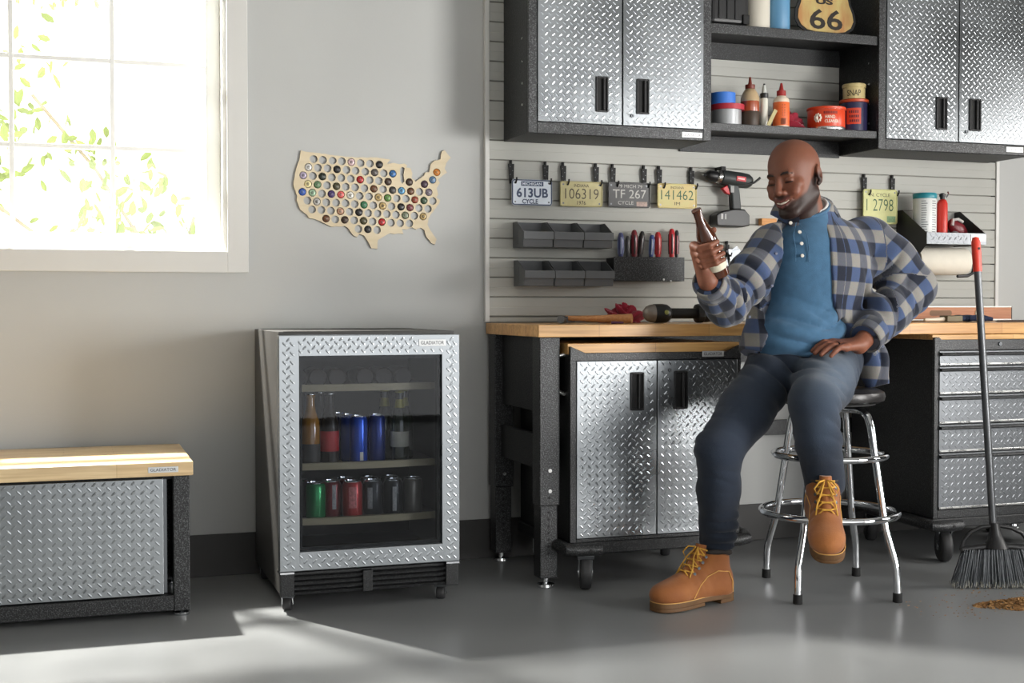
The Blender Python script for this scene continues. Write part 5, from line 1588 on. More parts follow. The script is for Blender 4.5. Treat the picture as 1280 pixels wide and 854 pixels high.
def np_object(name, V, F, m, parent, col=None, vec=None):
    off = np.array(wloc(parent)) if parent is not None else np.zeros(3)
    me = bpy.data.meshes.new(name)
    me.from_pydata((V - off).tolist(), [], F.tolist())
    me.polygons.foreach_set('use_smooth', np.ones(len(me.polygons), bool))
    bm = bmesh.new()
    bm.from_mesh(me)
    bmesh.ops.recalc_face_normals(bm, faces=bm.faces)
    bm.to_mesh(me)
    bm.free()
    if col is not None:
        a = me.attributes.new('tone', 'FLOAT_COLOR', 'POINT')
        a.data.foreach_set('color', np.concatenate([col, np.ones((len(col), 1))], 1).astype(np.float32).ravel())
    if vec is not None:
        a = me.attributes.new('weave', 'FLOAT_VECTOR', 'POINT')
        a.data.foreach_set('vector', vec.astype(np.float32).ravel())
    me.materials.append(m)
    o = bpy.data.objects.new(name, me)
    COL.objects.link(o)
    if parent is not None:
        o.parent = parent
    return o

def attr_mat(name, rough, attr='tone', bump=0.0, bscale=200, spec=.4, sss=0.0, sheen=0.0, coat=0.0):
    m = bpy.data.materials.new(name)
    m.use_nodes = True
    N, L = m.node_tree.nodes, m.node_tree.links
    b = N['Principled BSDF']
    b.inputs['Roughness'].default_value = rough
    b.inputs['Specular IOR Level'].default_value = spec
    b.inputs['Sheen Weight'].default_value = sheen
    b.inputs['Coat Weight'].default_value = coat
    b.inputs['Coat Roughness'].default_value = .35
    a = N.new('ShaderNodeAttribute')
    a.attribute_name = attr
    tc = N.new('ShaderNodeTexCoord')
    nz = N.new('ShaderNodeTexNoise')
    nz.inputs['Scale'].default_value = bscale
    nz.inputs['Detail'].default_value = 3
    L.new(tc.outputs['Object'], nz.inputs['Vector'])
    mx = N.new('ShaderNodeMix')
    mx.data_type = 'RGBA'
    mx.blend_type = 'OVERLAY'
    mx.inputs['Factor'].default_value = .18
    L.new(a.outputs['Color'], mx.inputs['A'])
    L.new(nz.outputs['Color'], mx.inputs['B'])
    L.new(mx.outputs['Result'], b.inputs['Base Color'])
    if bump:
        bp = N.new('ShaderNodeBump')
        bp.inputs['Strength'].default_value = bump
        bp.inputs['Distance'].default_value = .003
        L.new(nz.outputs[0], bp.inputs['Height'])
        L.new(bp.outputs[0], b.inputs['Normal'])
    return m

def V3(*a):
    return np.array(a, float)

# ---- joints (metres, world)
SHR, ELR, WRR = V3(2.185, -.925, 1.160), V3(1.965, -1.030, .965), V3(1.822, -1.175, 1.040)
SHL, ELL, WRL = V3(2.585, -.885, 1.185), V3(2.722, -.950, 1.030), V3(2.420, -1.082, .838)
HIPR, KNR, ANR = V3(2.215, -.915, .772), V3(1.945, -1.015, .505), V3(1.985, -.930, .120)
HIPL, KNL, ANL = V3(2.445, -.900, .765), V3(2.175, -1.205, .668), V3(2.262, -1.135, .345)
NECK = V3(2.338, -.905, 1.272)
HEADC = V3(2.252, -.955, 1.392)

man = thing('person', 'smiling man in a plaid shirt and jeans sitting on the chrome stool', 'person', (2.40, -.95, 0))

# ---- head frame
HR = (Matrix.Rotation(R(-63), 3, 'Z') @ Matrix.Rotation(R(14), 3, 'X') @ Matrix.Rotation(R(-5), 3, 'Y'))
HRn = np.array(HR)
HS = 1.03
def hp(x, y, z):
    return HEADC + HRn @ (V3(x, y, z) * HS)
B = Field((1.70, -1.30, .72), (2.90, -.72, 1.56), .0030)
# torso core, kept inside the clothes
B.cone((2.300, -.925, .82), (2.350, -.915, 1.10), .105, .120, .03, flat=((0, 1, 0), .72))
B.cone(SHR + V3(.05, 0, 0), SHL - V3(.05, 0, 0), .05, .05, .04)
B.cone(NECK + V3(0, .0, -.06), hp(0, .020, -.055), .064, .060, .03)
B.cone(NECK + V3(-.02, -.03, -.04), hp(0, -.02, -.075), .040, .042, .03)
# arms
B.chain([SHR, ELR, WRR], [.046, .040, .028], .02)
B.chain([SHL, ELL, WRL], [.046, .040, .030], .02)
# cranium and face
B.ell(hp(0, .010, .030), V3(.0765, .0960, .0880) * HS, .02, rot=HRn)
B.ell(hp(0, -.022, -.030), V3(.0640, .0700, .0800) * HS, .025, rot=HRn)
for sx in (-1, 1):
    B.cone(hp(sx * .052, .006, -.062), hp(sx * .020, -.066, -.103), .020, .018, .02)
    B.ell(hp(sx * .043, -.066, -.020), V3(.021, .018, .017), .018, rot=HRn)
    B.ell(hp(sx * .038, -.078, -.043), V3(.018, .015, .015), .016, rot=HRn)
B.ell(hp(0, -.074, -.108), V3(.026, .019, .017), .016, rot=HRn)
B.cone(hp(-.036, -.084, .020), hp(.036, -.084, .020), .0085, .0085, .014)
for sx in (-1, 1):
    B.ell(hp(sx * .031, -.099, .001), V3(.0165, .011, .0105), .010, 'sub', rot=HRn)
    B.ell(hp(sx * .031, -.0800, .000), V3(.0150, .0118, .0115), .003, rot=HRn)
B.cone(hp(0, -.090, .012), hp(0, -.110, -.030), .0070, .0115, .010)
B.ell(hp(0, -.110, -.033), V3(.0115, .0105, .0100), .006, rot=HRn)
for sx in (-1, 1):
    B.ell(hp(sx * .0145, -.099, -.036), V3(.0085, .0100, .0080), .006, rot=HRn)
# muzzle, open smile
B.ell(hp(0, -.078, -.062), V3(.034, .026, .026), .016, rot=HRn)
mouth_pts = [(-.030, -.086, -.058), (-.016, -.101, -.0675), (0, -.106, -.0705), (.016, -.101, -.0675), (.030, -.086, -.058)]
for a, b in zip(mouth_pts[:-1], mouth_pts[1:]):
    B.cone(hp(*a), hp(*b), .0062, .0062, .003, 'sub')
up = [(-.032, -.088, -.0535), (-.016, -.1010, -.0605), (0, -.1060, -.0625), (.016, -.1010, -.0605), (.032, -.088, -.0535)]
dn = [(-.029, -.086, -.0635), (-.014, -.1000, -.0765), (0, -.1040, -.0800), (.014, -.1000, -.0765), (.029, -.086, -.0635)]
for P_l, r in ((up, .0040), (dn, .0052)):
    for a, b in zip(P_l[:-1], P_l[1:]):
        B.cone(hp(*a), hp(*b), r, r, .004)
# ears
for sx in (-1, 1):
    B.ell(hp(sx * .0800, .018, -.006), V3(.009, .020, .032), .006, rot=HRn @ np.array(Matrix.Rotation(R(sx * 18), 3, 'Z')))
    B.ell(hp(sx * .0865, .013, -.002), V3(.006, .0095, .017), .004, 'sub', rot=HRn)
    B.ell(hp(sx * .0775, .008, -.034), V3(.006, .008, .009), .005, rot=HRn)

# ---- right hand round the bottle
BT_AX = V3(-.105, -.055, .178)
BT_AX /= np.linalg.norm(BT_AX)
G = V3(1.815, -1.205, 1.135)                  # grip centre on the bottle axis
camR = V3(.946, -.324, 0)
hr = camR - (camR @ BT_AX) * BT_AX
hr /= np.linalg.norm(hr)
hn = np.cross(hr, BT_AX)
def gp(phi, rad, hgt):
    a = R(phi)
    return G + hr * math.cos(a) * rad + hn * math.sin(a) * rad + BT_AX * hgt
for k, (hh, sc, br_) in enumerate(((.030, .95, .027), (.009, 1.04, .031), (-.012, 1.0, .0315), (-.031, .86, .0315))):
    rf = (.0095, .0098, .0094, .0082)[k]
    q = [gp(196, br_ + .018, hh - .006), gp(140, br_ + rf + .006, hh), gp(88, br_ + rf + .0005, hh + .001), gp(88 - 46 * sc, br_ + rf - .001, hh - .001)]
    B.chain(q, [.0125, rf + .0008, rf, rf * .86], .004)
    B.cone(WRR + (gp(196, br_ + .016, hh) - WRR) * .18, gp(196, br_ + .016, hh - .006), .019, .0125, .014)
B.cone(WRR, gp(205, .040, -.022), .027, .018, .015)
B.chain([gp(222, .050, -.040), gp(250, .045, .0), gp(285, .041, .028), gp(318, .038, .046)], [.017, .0125, .0108, .0092], .006)

# ---- left hand resting on the thigh
hd = V3(-.190, -.024, -.018)
hl = np.linalg.norm(hd)
hd /= hl
lat = V3(.24, -.93, -.20)
lat -= (lat @ hd) * hd
lat /= np.linalg.norm(lat)
upv = np.cross(hd, lat)
if upv[2] < 0:
    upv = -upv
def lp_(a, b, c):
    return WRL + hd * a + lat * b + upv * c
LRING = None
for k, (b0, ln, r) in enumerate(((-.030, .080, .0090), (-.010, .088, .0095), (.010, .082, .0092), (.029, .064, .0082))):
    q = [lp_(.082, b0, .010), lp_(.082 + ln * .46, b0 * 1.12, .014), lp_(.082 + ln * .78, b0 * 1.15, .002), lp_(.082 + ln, b0 * 1.15, -.010)]
    if k == 3:
        q = [p_ + lat * .004 for p_ in q]
    B.chain(q, [.0118, r + .001, r, r * .85], .003)
    B.cone(lp_(.012, b0 * .5, .004), lp_(.082, b0, .009), .0165, .0128, .012)
    if k == 2:
        LRING = (q[0] * .55 + q[1] * .45, q[1] - q[0], r + .0022)
B.chain([lp_(.015, -.024, .0), lp_(.050, -.050, -.002), lp_(.085, -.060, -.008), lp_(.108, -.060, -.014)], [.017, .0135, .0105, .0088], .008)

BV, BF = B.mesh()
BV = relax(BV, BF, 1, .4)
# skin tones painted by feature: beard, lips, palms
hv = ((BV - HEADC) @ HRn) / HS
x_, y_, z_ = hv[:, 0], hv[:, 1], hv[:, 2]
near = np.linalg.norm(hv, axis=1) < .17
sm = lambda a, b, t: np.clip((t - a) / (b - a), 0, 1) ** 2 * (3 - 2 * np.clip((t - a) / (b - a), 0, 1))
base = np.tile(V3(*lin((112, 68, 50))), (len(BV), 1))
def tint(mask, c):
    global base
    base = base * (1 - mask[:, None]) + V3(*lin(c)) * mask[:, None]
zb_ = np.interp(y_, [-.100, -.070, -.040, -.015, .005], [-.062, -.060, -.046, -.012, .004])
beard = near * sm(0, 1, (zb_ + .006 - z_) / .018) * sm(.030, .008, y_) * sm(-.165, -.135, z_)
must = near * sm(-.043, -.047, z_) * sm(-.062, -.056, z_) * sm(-.080, -.088, y_) * sm(.036, .026, np.abs(x_))
tint(np.clip(np.maximum(beard * .9, must * .85), 0, 1), (27, 19, 16))
lips = near * np.exp(-((z_ + .080 - np.abs(x_) * .55) / .0055) ** 2) * sm(-.083, -.092, y_) * sm(.028, .022, np.abs(x_))
lips2 = near * np.exp(-((z_ + .0615 - np.abs(x_) * .28) / .0045) ** 2) * sm(-.083, -.092, y_) * sm(.030, .024, np.abs(x_))
tint(np.clip(np.maximum(lips, lips2) * .8, 0, 1), (112, 60, 56))
brow = near * np.exp(-((z_ - .0215 + .10 * (np.abs(x_) - .03) ** 1) / .0042) ** 2) * sm(.012, .017, np.abs(x_)) * sm(.050, .042, np.abs(x_)) * sm(-.070, -.078, y_)
tint(np.clip(brow * .75, 0, 1), (40, 27, 22))
lash = near * np.exp(-((z_ + .0055) / .0022) ** 2) * np.exp(-((np.abs(x_) - .031) / .012) ** 4) * sm(-.082, -.088, y_)
tint(np.clip(lash * .9, 0, 1), (26, 17, 15))
warm = near * np.exp(-((z_ + .035) / .02) ** 2) * np.exp(-((np.abs(x_) - .036) / .018) ** 2) * sm(-.06, -.075, y_)
tint(warm * .35, (134, 74, 54))
hand_ = (BV[:, 0] < 1.90) | ((BV[:, 2] < .92) & (BV[:, 1] < -.90) & (BV[:, 0] < 2.58))
tint(hand_ * .35, (140, 88, 66))
M_SKIN = attr_mat('skin', .52, bump=.06, bscale=260, spec=.35)
body = np_object('body', BV, BF, M_SKIN, man, col=base)
# teeth, eyes, ring
tp = [(-.024, -.0885, -.0595), (-.012, -.0985, -.0665), (0, -.1010, -.0690), (.012, -.0985, -.0665), (.024, -.0885, -.0595)]
put('teeth', MB().tube([hp(*p) for p in tp], .0050, 8), mat('teeth_ivory', (222, 212, 196), .3, var=.03), man, smooth=True)
put('ring', MB().lathe([(LRING[2] - .001, -.0028), (LRING[2] + .0012, -.0026), (LRING[2] + .0012, .0026), (LRING[2] - .001, .0028)], LRING[0], LRING[1], 20), mat('black_ring', (30, 28, 26), .2, metal=.8, var=.05), man, smooth=True)
for sx in (-1, 1):
    put('eyebrow', MB().tube([hp(sx * .013, -.0945, .0195), hp(sx * .024, -.0950, .0245), hp(sx * .036, -.0900, .0245), hp(sx * .047, -.0790, .0180)], .003, 8, rs=[.0022, .0034, .0030, .0014]), mat('brow_hair', (34, 24, 20), .8, var=.2, vscale=200), man, smooth=True)
    put('eyelash', MB().tube([hp(sx * (.031 + .0150 * math.cos(a)), -.0800 - .0128 * math.sin(a) ** .8, -.0062 - .0018 * math.sin(a)) for a in np.linspace(.25, PI - .25, 8)], .0014, 6), mat('lash_hair', (22, 15, 13), .7, var=.1), man, smooth=True)

# ---- bottle in the hand (a thing of its own)
bb0 = G - BT_AX * .092
bt = bottle(*bb0, 'brown beer bottle held up in the man\'s right hand', mat('brown_bottle_glass', (70, 36, 20), .1, var=.05, coat=.7), mat('cream_label', (206, 200, 178), .6, var=.04), axis=tuple(BT_AX), lab=(.028, .058), grp='', r=.0300)

# ---- wrinkle noise
def wav(P, s, seed):
    r = np.random.RandomState(seed)
    o = np.zeros(P.shape[:-1], np.float32)
    for i in range(5):
        d = r.normal(size=3)
        d /= np.linalg.norm(d)
        w_ = s * r.uniform(.6, 1.7)
        o += np.sin(P @ d * w_ + r.uniform(0, 6) + 1.3 * np.sin(P @ np.roll(d, 1) * w_ * .6))
    return o / 5
def ripple(fd, s, seed, amp):
    """soft unevenness all over, worked out near the surface only"""
    ii = np.argwhere(np.abs(fd.f) < .022)
    P = fd.lo + ii * fd.h
    fd.f[ii[:, 0], ii[:, 1], ii[:, 2]] += amp * wav(P, s, seed)
def folds(fd, c, ax, spread, wl, amp, seed):
    """irregular creases across direction ax, fading away from c"""
    c = np.array(c, float)
    sl, P = fd.win(c - spread * 1.7, c + spread * 1.7)
    f = fd.f[sl]
    ii = np.argwhere(np.abs(f) < .03)
    if len(ii) == 0:
        return
    p = P[ii[:, 0], ii[:, 1], ii[:, 2]]
    ax = np.array(ax, float) / np.linalg.norm(ax)
    q = p - c
    w_ = np.exp(-(np.linalg.norm(q, axis=-1) / spread) ** 2)
    ph = q @ ax * 2 * PI / wl + 3.4 * wav(p, 11, seed) + 1.2 * wav(p, 30, seed + 7)
    mod = np.clip(.35 + 1.5 * wav(p, 20, seed + 50), 0, 1.2)
    sh_ = 1 - 2 * np.abs(np.sin(ph / 2)) ** .7
    f[ii[:, 0], ii[:, 1], ii[:, 2]] += (amp * w_ * mod * sh_).astype(np.float32)
    fd.f[sl] = f

# ---- jeans
J = Field((1.82, -1.36, .12), (2.68, -.74, .92), .0052)
J.cone((2.235, -.912, .772), (2.430, -.895, .772), .090, .090, .03)
J.ell((2.310, -.905, .790), (.185, .122, .080), .03)
J.chain([HIPR + V3(.01, 0, 0), HIPR + (KNR - HIPR) * .55, KNR], [.094, .088, .070], .025)
J.chain([KNR, KNR + (ANR - KNR) * .35 + V3(.010, .014, 0), ANR + V3(0, 0, .085)], [.070, .068, .060], .025)
J.chain([HIPL + V3(-.005, 0, 0), HIPL + (KNL - HIPL) * .55, KNL], [.094, .092, .074], .025)
J.chain([KNL, KNL + (ANL - KNL) * .4 + V3(.004, .008, 0), ANL + V3(-.003, -.004, .055)], [.074, .067, .064], .025)
P = np.stack(np.meshgrid(*J.ax, indexing='ij'), -1)
ripple(J, 24, 1, .0045)
for c, ax, sp, wl, am, sd_ in ((KNR, (.3, .2, 1), .11, .035, .0050, 2), (KNL + V3(.03, .03, -.04), (.3, .3, 1), .10, .030, .0060, 3), (HIPR + V3(-.03, -.07, 0), (1, .2, .7), .13, .040, .0060, 4),
                               (HIPL + V3(-.06, -.07, 0), (1, .9, .1), .13, .038, .0060, 5), (ANR + V3(0, 0, .14), (.1, .1, 1), .10, .030, .0055, 6), (ANL + V3(0, 0, .09), (.1, .1, 1), .08, .028, .0055, 7),
                               (KNR + V3(.01, .02, -.14), (.2, .1, 1), .12, .050, .0040, 8)):
    folds(J, c, ax, sp, wl * 1.3, am * 2.3, sd_)
# open hems
up_r = (KNR - ANR) / np.linalg.norm(KNR - ANR)
up_l = (KNL - ANL) / np.linalg.norm(KNL - ANL)
for an, u, hh in ((ANR, up_r, .062), (ANL, up_l, .028)):
    q = P - an
    ht = q @ u
    near_ = np.linalg.norm(q - ht[..., None] * u, axis=-1) < .13
    J.f = np.where(near_ & (ht < .25), np.maximum(J.f, hh - ht), J.f).astype(np.float32)
JV, JF = J.mesh()
JV = relax(JV, JF, 1, .5)
del P
# denim with pale highlights painted into the thigh tops and knees
jc = np.tile(V3(*lin((36, 43, 55))), (len(JV), 1))
def jt(c, r, col, a):
    global jc
    w_ = np.exp(-(np.linalg.norm((JV - np.array(c)) / np.array(r), axis=1)) ** 2)[:, None] * a
    jc = jc * (1 - w_) + V3(*lin(col)) * w_
for f_ in (.35, .6, .85):
    jt(HIPL + (KNL - HIPL) * f_ + V3(0, -.05, .05), (.09, .09, .07), (98, 112, 128), .55)
    jt(HIPR + (KNR - HIPR) * f_ + V3(-.03, -.05, .04), (.08, .08, .07), (56, 65, 80), .40)
jt(KNL + V3(0, -.05, -.06), (.06, .06, .11), (72, 86, 104), .5)
jt(KNR + V3(-.02, -.05, -.05), (.06, .06, .09), (50, 61, 78), .4)
M_DENIM = attr_mat('denim', .85, bump=.35, bscale=420, spec=.2, sheen=.15)
jeans = np_object('jeans', JV, JF, M_DENIM, man, col=jc)
jeans['label'] = 'dark blue jeans'
M_THREAD = mat('denim_thread', (120, 92, 58), .8, var=.1)
fly = [(2.335, -1.028, .838), (2.335, -1.036, .805), (2.345, -1.030, .775), (2.362, -1.010, .748)]

# ---- henley
Hn = Field((2.04, -1.12, .72), (2.66, -.76, 1.34), .0055)
Hn.cone((2.290, -.925, .83), (2.345, -.920, 1.08), .148, .150, .03, flat=((0, 1, 0), .76))
Hn.ell((2.318, -.935, 1.105), (.150, .124, .155), .04)
Hn.cone(SHR + V3(.07, 0, -.03), SHL - V3(.09, 0, .03), .052, .052, .04)
Hn.ell((2.275, -.945, .870), (.152, .112, .09), .04)
Hn.cone(NECK + V3(-.010, -.010, -.06), NECK + V3(-.012, -.012, .018), .086, .075, .04)
P = np.stack(np.meshgrid(*Hn.ax, indexing='ij'), -1)
ripple(Hn, 20, 11, .0035)
for c, ax, sp, wl, am, sd_ in (((2.24, -1.05, .86), (.45, .1, 1), .13, .050, .0050, 12), ((2.22, -1.05, .98), (.6, .1, .9), .12, .05, .0060, 13), ((2.36, -1.03, .92), (-.4, .1, 1), .10, .045, .0060, 14)):
    folds(Hn, c, ax, sp, wl * 1.3, am * 1.5, sd_)
# neck opening and hem
q = P - (NECK + V3(-.018, -.020, .022))
nrm = V3(-.30, -.42, 1.0)
nrm /= np.linalg.norm(nrm)
Hn.f = np.maximum(Hn.f, q @ nrm).astype(np.float32)
Hn.f = np.maximum(Hn.f, (.802 + .006 * np.sin(P[..., 0] * 38)) - P[..., 2]).astype(np.float32)
del P
HV, HF = Hn.mesh()
HV = relax(HV, HF, 1, .4)
M_HENLEY = mat('blue_knit', (62, 96, 124), .85, var=.08, vscale=40, bump=.25, bscale=500, sheen=.15, spec=.25)
hen = np_object('henley_shirt', HV, HF, M_HENLEY, man)
hen['label'] = 'steel blue buttoned undershirt'
def front_y(VV, x, z, r=.012):
    m_ = (np.abs(VV[:, 0] - x) < r) & (np.abs(VV[:, 2] - z) < r)
    return VV[m_, 1].min() if m_.any() else -1.04
M_BTN = mat('shirt_button', (206, 200, 188), .4, var=.04)
for bx, bz in ((2.226, 1.238), (2.236, 1.206), (2.234, 1.168), (2.232, 1.128)):
    yy = front_y(HV, bx, bz)
    put('button', MB().lathe([(.0058, 0), (.0060, .0015), (.0050, .0024), (0, .0024)], (bx, yy + .0005, bz), (-.25, -1, .25), 14), M_BTN, hen, smooth=True)
pl_pts = [(2.226, 1.235), (2.233, 1.195), (2.232, 1.15), (2.230, 1.108)]
for dx in (-.017, .021):
    put('placket_seam', MB().tube([(px + dx, front_y(HV, px + dx, pz) - .0004, pz) for px, pz in pl_pts], .0014, 6), M_HENLEY, hen, smooth=True)
col_pts = []
for k in range(28):
    a = 2 * PI * k / 28
    col_pts.append(NECK + V3(-.016, -.016, .012) + V3(.074 * math.cos(a), .070 * math.sin(a), 0))
cp = []
for p_ in col_pts:
    dz = -(p_ - (NECK + V3(-.018, -.020, .020))) @ nrm / nrm[2]
    cp.append(p_ + V3(0, 0, dz))
put('collar_band', MB().tube(cp, .0065, 8, closed=True), M_HENLEY, hen, smooth=True)
put('undershirt', MB().tube([p_ * 1.0 + V3(.0, .0, .006) + (NECK - p_) * V3(.10, .10, 0) for p_ in cp], .0055, 8, closed=True), mat('white_cotton', (214, 214, 212), .85, var=.03), man, smooth=True)

# ---- flannel shirt: torso shell, sleeves, collar
Fl = Field((1.78, -1.30, .66), (2.88, -.72, 1.37), .0050)
Fl.cone((2.285, -.912, .80), (2.352, -.912, 1.08), .198, .180, .03, flat=((0, 1, 0), .74))
Fl.ell((2.352, -.925, 1.100), (.194, .143, .165), .04)
Fl.cone(SHR + V3(.035, 0, -.015), SHL - V3(.035, 0, .015), .082, .082, .05)
Fl.cone(NECK + V3(.0, .012, -.05), NECK + V3(-.004, .004, .024), .100, .086, .03)
Fl.chain([SHR, SHR + (ELR - SHR) * .5, ELR], [.072, .066, .060], .035)
WRRc = WRR + (ELR - WRR) * .02
Fl.chain([ELR, ELR + (WRRc - ELR) * .5, WRRc], [.060, .056, .046], .03)
Fl.chain([SHL, SHL + (ELL - SHL) * .5, ELL], [.090, .088, .078], .035)
WRLc = WRL + (ELL - WRL) * .12
Fl.chain([ELL, ELL + (WRLc - ELL) * .5, WRLc], [.072, .066, .052], .03)
# tail hanging over the seat on his left side
Fl.chain([(2.545, -.900, .86), (2.590, -.905, .78), (2.612, -.910, .695)], [.060, .050, .040], .03)
P = np.stack(np.meshgrid(*Fl.ax, indexing='ij'), -1)
ripple(Fl, 20, 21, .0040)
for c, ax, sp, wl, am, sd_ in ((ELR + V3(.03, -.02, .03), (1, .2, .9), .11, .042, .0085, 22), (SHR + V3(-.02, -.03, -.10), (.7, .1, .9), .10, .045, .0070, 23), (ELL + V3(-.03, -.02, 0), (1, .1, .2), .11, .042, .0090, 24),
                               (SHL + V3(.0, -.05, -.10), (.9, 0, -.5), .12, .050, .0075, 25), ((2.50, -1.03, .95), (1, .1, .2), .14, .048, .0070, 26), ((2.12, -1.03, .95), (1, .1, .25), .13, .045, .0075, 27), ((2.57, -.95, .80), (1, .5, .1), .12, .05, .0060, 28), (WRRc, (1, .3, .5), .07, .03, .005, 29), (WRLc, (1, .3, .5), .07, .03, .005, 30)):
    folds(Fl, c, ax, sp, wl * 1.3, am * 1.9, sd_)
X, Y, Z = P[..., 0], P[..., 1], P[..., 2]
# open front: left and right edges run down from the collar
xl = np.interp(Z, [.78, .87, 1.016, 1.251], [2.110, 2.132, 2.140, 2.204]) + .006 * np.sin(Z * 30)
xr = np.interp(Z, [.78, .878, .996, 1.254], [2.410, 2.386, 2.336, 2.328]) + .006 * np.sin(Z * 26 + 1)
dop = np.maximum(np.maximum(xl - X, X - xr), Y + .945)
Fl.f = np.maximum(Fl.f, -dop).astype(np.float32)
# hollow neck, sleeves ends, hem
q = P - (NECK + V3(-.01, -.004, .040))
nf = V3(-.22, -.45, 1.0)
nf /= np.linalg.norm(nf)
Fl.f = np.maximum(Fl.f, q @ nf).astype(np.float32)
for w_, e in ((WRRc, ELR), (WRLc, ELL)):
    u = (w_ - e) / np.linalg.norm(w_ - e)
    q = P - w_
    t = q @ u
    rad = np.linalg.norm(q - t[..., None] * u, axis=-1)
    Fl.f = np.where((rad < .10) & (t > -.05), np.maximum(Fl.f, t - .004), Fl.f).astype(np.float32)
hem = np.interp(X, [2.0, 2.2, 2.44, 2.50], [.826, .800, .760, .690]) + .010 * np.sin(X * 34)
Fl.f = np.maximum(Fl.f, hem - Z).astype(np.float32)
# hollow it into cloth
d_in = Fl.f + .011
inner_ = np.where((X > 2.08) & (X < 2.62) & (Z < 1.22), d_in, .1)
Fl.f = np.maximum(Fl.f, -inner_).astype(np.float32)
del P, X, Y, Z, q, dop, d_in, inner_, xl, xr, hem
FV, FF = Fl.mesh()
FV = relax(FV, FF, 1, .4)
# weave coordinates: torso straight, sleeves along the arm
def seg(V, a, b):
    ba = b - a
    t = np.clip((V - a) @ ba / (ba @ ba), 0, 1)
    return t, np.linalg.norm(V - a - t[:, None] * ba, axis=1), np.linalg.norm(ba)
wv = np.stack([FV[:, 0] - 2.38 + .35 * (FV[:, 1] + .92) * np.sign(FV[:, 0] - 2.38), FV[:, 2] + .05 * (FV[:, 0] - 2.38), np.zeros(len(FV))], 1)
for S_, E_, W_, sgn in ((SHR, ELR, WRR, -1), (SHL, ELL, WRL, 1)):
    t1, d1, l1 = seg(FV, S_, E_)
    t2, d2, l2 = seg(FV, E_, W_)
    sw_ = (np.minimum(d1, d2) < .125) & ((FV[:, 0] - S_[0]) * sgn > .005 - .10 * np.clip(S_[2] - FV[:, 2], 0, 1))
    along = np.where(d1 < d2, t1 * l1, l1 + t2 * l2)
    for upper, a, b in ((True, S_, E_), (False, E_, W_)):
        m_ = sw_ & ((d1 < d2) == upper)
        u = (b - a) / np.linalg.norm(b - a)
        e1 = np.cross(u, V3(0, 1, 0))
        e1 /= np.linalg.norm(e1)
        e2 = np.cross(u, e1)
        q = FV - a
        ang = np.arctan2(q @ e1, -(q @ e2) if (e2[1] < 0) == False else (q @ e2))
        wv[m_, 0] = (ang * .072)[m_]
        wv[m_, 1] = (-along + 1.14)[m_]
M_PLAID = bpy.data.materials.new('plaid_flannel')
M_PLAID.use_nodes = True
N, L = M_PLAID.node_tree.nodes, M_PLAID.node_tree.links
pb = N['Principled BSDF']
pb.inputs['Roughness'].default_value = .9
pb.inputs['Specular IOR Level'].default_value = .15
pb.inputs['Sheen Weight'].default_value = .2
at = N.new('ShaderNodeAttribute')
at.attribute_name = 'weave'
sx_ = N.new('ShaderNodeSeparateXYZ')
L.new(at.outputs['Vector'], sx_.inputs[0])
def stripe(sock, period, off):
    a = N.new('ShaderNodeMath'); a.operation = 'MULTIPLY_ADD'
    a.inputs[1].default_value = 1 / period; a.inputs[2].default_value = off
    L.new(sock, a.inputs[0])
    f_ = N.new('ShaderNodeMath'); f_.operation = 'FRACT'
    L.new(a.outputs[0], f_.inputs[0])
    mr = N.new('ShaderNodeMapRange'); mr.inputs[1].default_value = .48; mr.inputs[2].default_value = .52
    L.new(f_.outputs[0], mr.inputs[0])
    mr2 = N.new('ShaderNodeMapRange'); mr2.inputs[1].default_value = .0; mr2.inputs[2].default_value = .04
    mr2.inputs[3].default_value = 1; mr2.inputs[4].default_value = 0
    L.new(f_.outputs[0], mr2.inputs[0])
    mm = N.new('ShaderNodeMath'); mm.operation = 'MAXIMUM'
    L.new(mr.outputs[0], mm.inputs[0]); L.new(mr2.outputs[0], mm.inputs[1])
    return mm.outputs[0]
su, sv = stripe(sx_.outputs[0], .088, .30), stripe(sx_.outputs[1], .092, .12)
def mixc(fac, a, b):
    m = N.new('ShaderNodeMix'); m.data_type = 'RGBA'
    L.new(fac, m.inputs['Factor'])
    for s_, v in (('A', a), ('B', b)):
        if isinstance(v, tuple):
            m.inputs[s_].default_value = (*lin(v), 1)
        else:
            L.new(v, m.inputs[s_])
    return m.outputs['Result']
rowA = mixc(su, (124, 121, 116), (80, 82, 90))
rowB = mixc(su, (62, 76, 106), (30, 34, 46))
pc = mixc(sv, rowA, rowB)
tcn = N.new('ShaderNodeTexCoord')
nz = N.new('ShaderNodeTexNoise'); nz.inputs['Scale'].default_value = 420; nz.inputs['Detail'].default_value = 3
L.new(tcn.outputs['Object'], nz.inputs['Vector'])
ov = N.new('ShaderNodeMix'); ov.data_type = 'RGBA'; ov.blend_type = 'OVERLAY'; ov.inputs['Factor'].default_value = .35
L.new(pc, ov.inputs['A']); L.new(nz.outputs['Color'], ov.inputs['B'])
L.new(ov.outputs['Result'], pb.inputs['Base Color'])
bpn = N.new('ShaderNodeBump'); bpn.inputs['Strength'].default_value = .25; bpn.inputs['Distance'].default_value = .002
L.new(nz.outputs[0], bpn.inputs['Height']); L.new(bpn.outputs[0], pb.inputs['Normal'])
fla = np_object('plaid_shirt', FV, FF, M_PLAID, man, vec=wv)
fla['label'] = 'open grey and blue plaid flannel shirt'
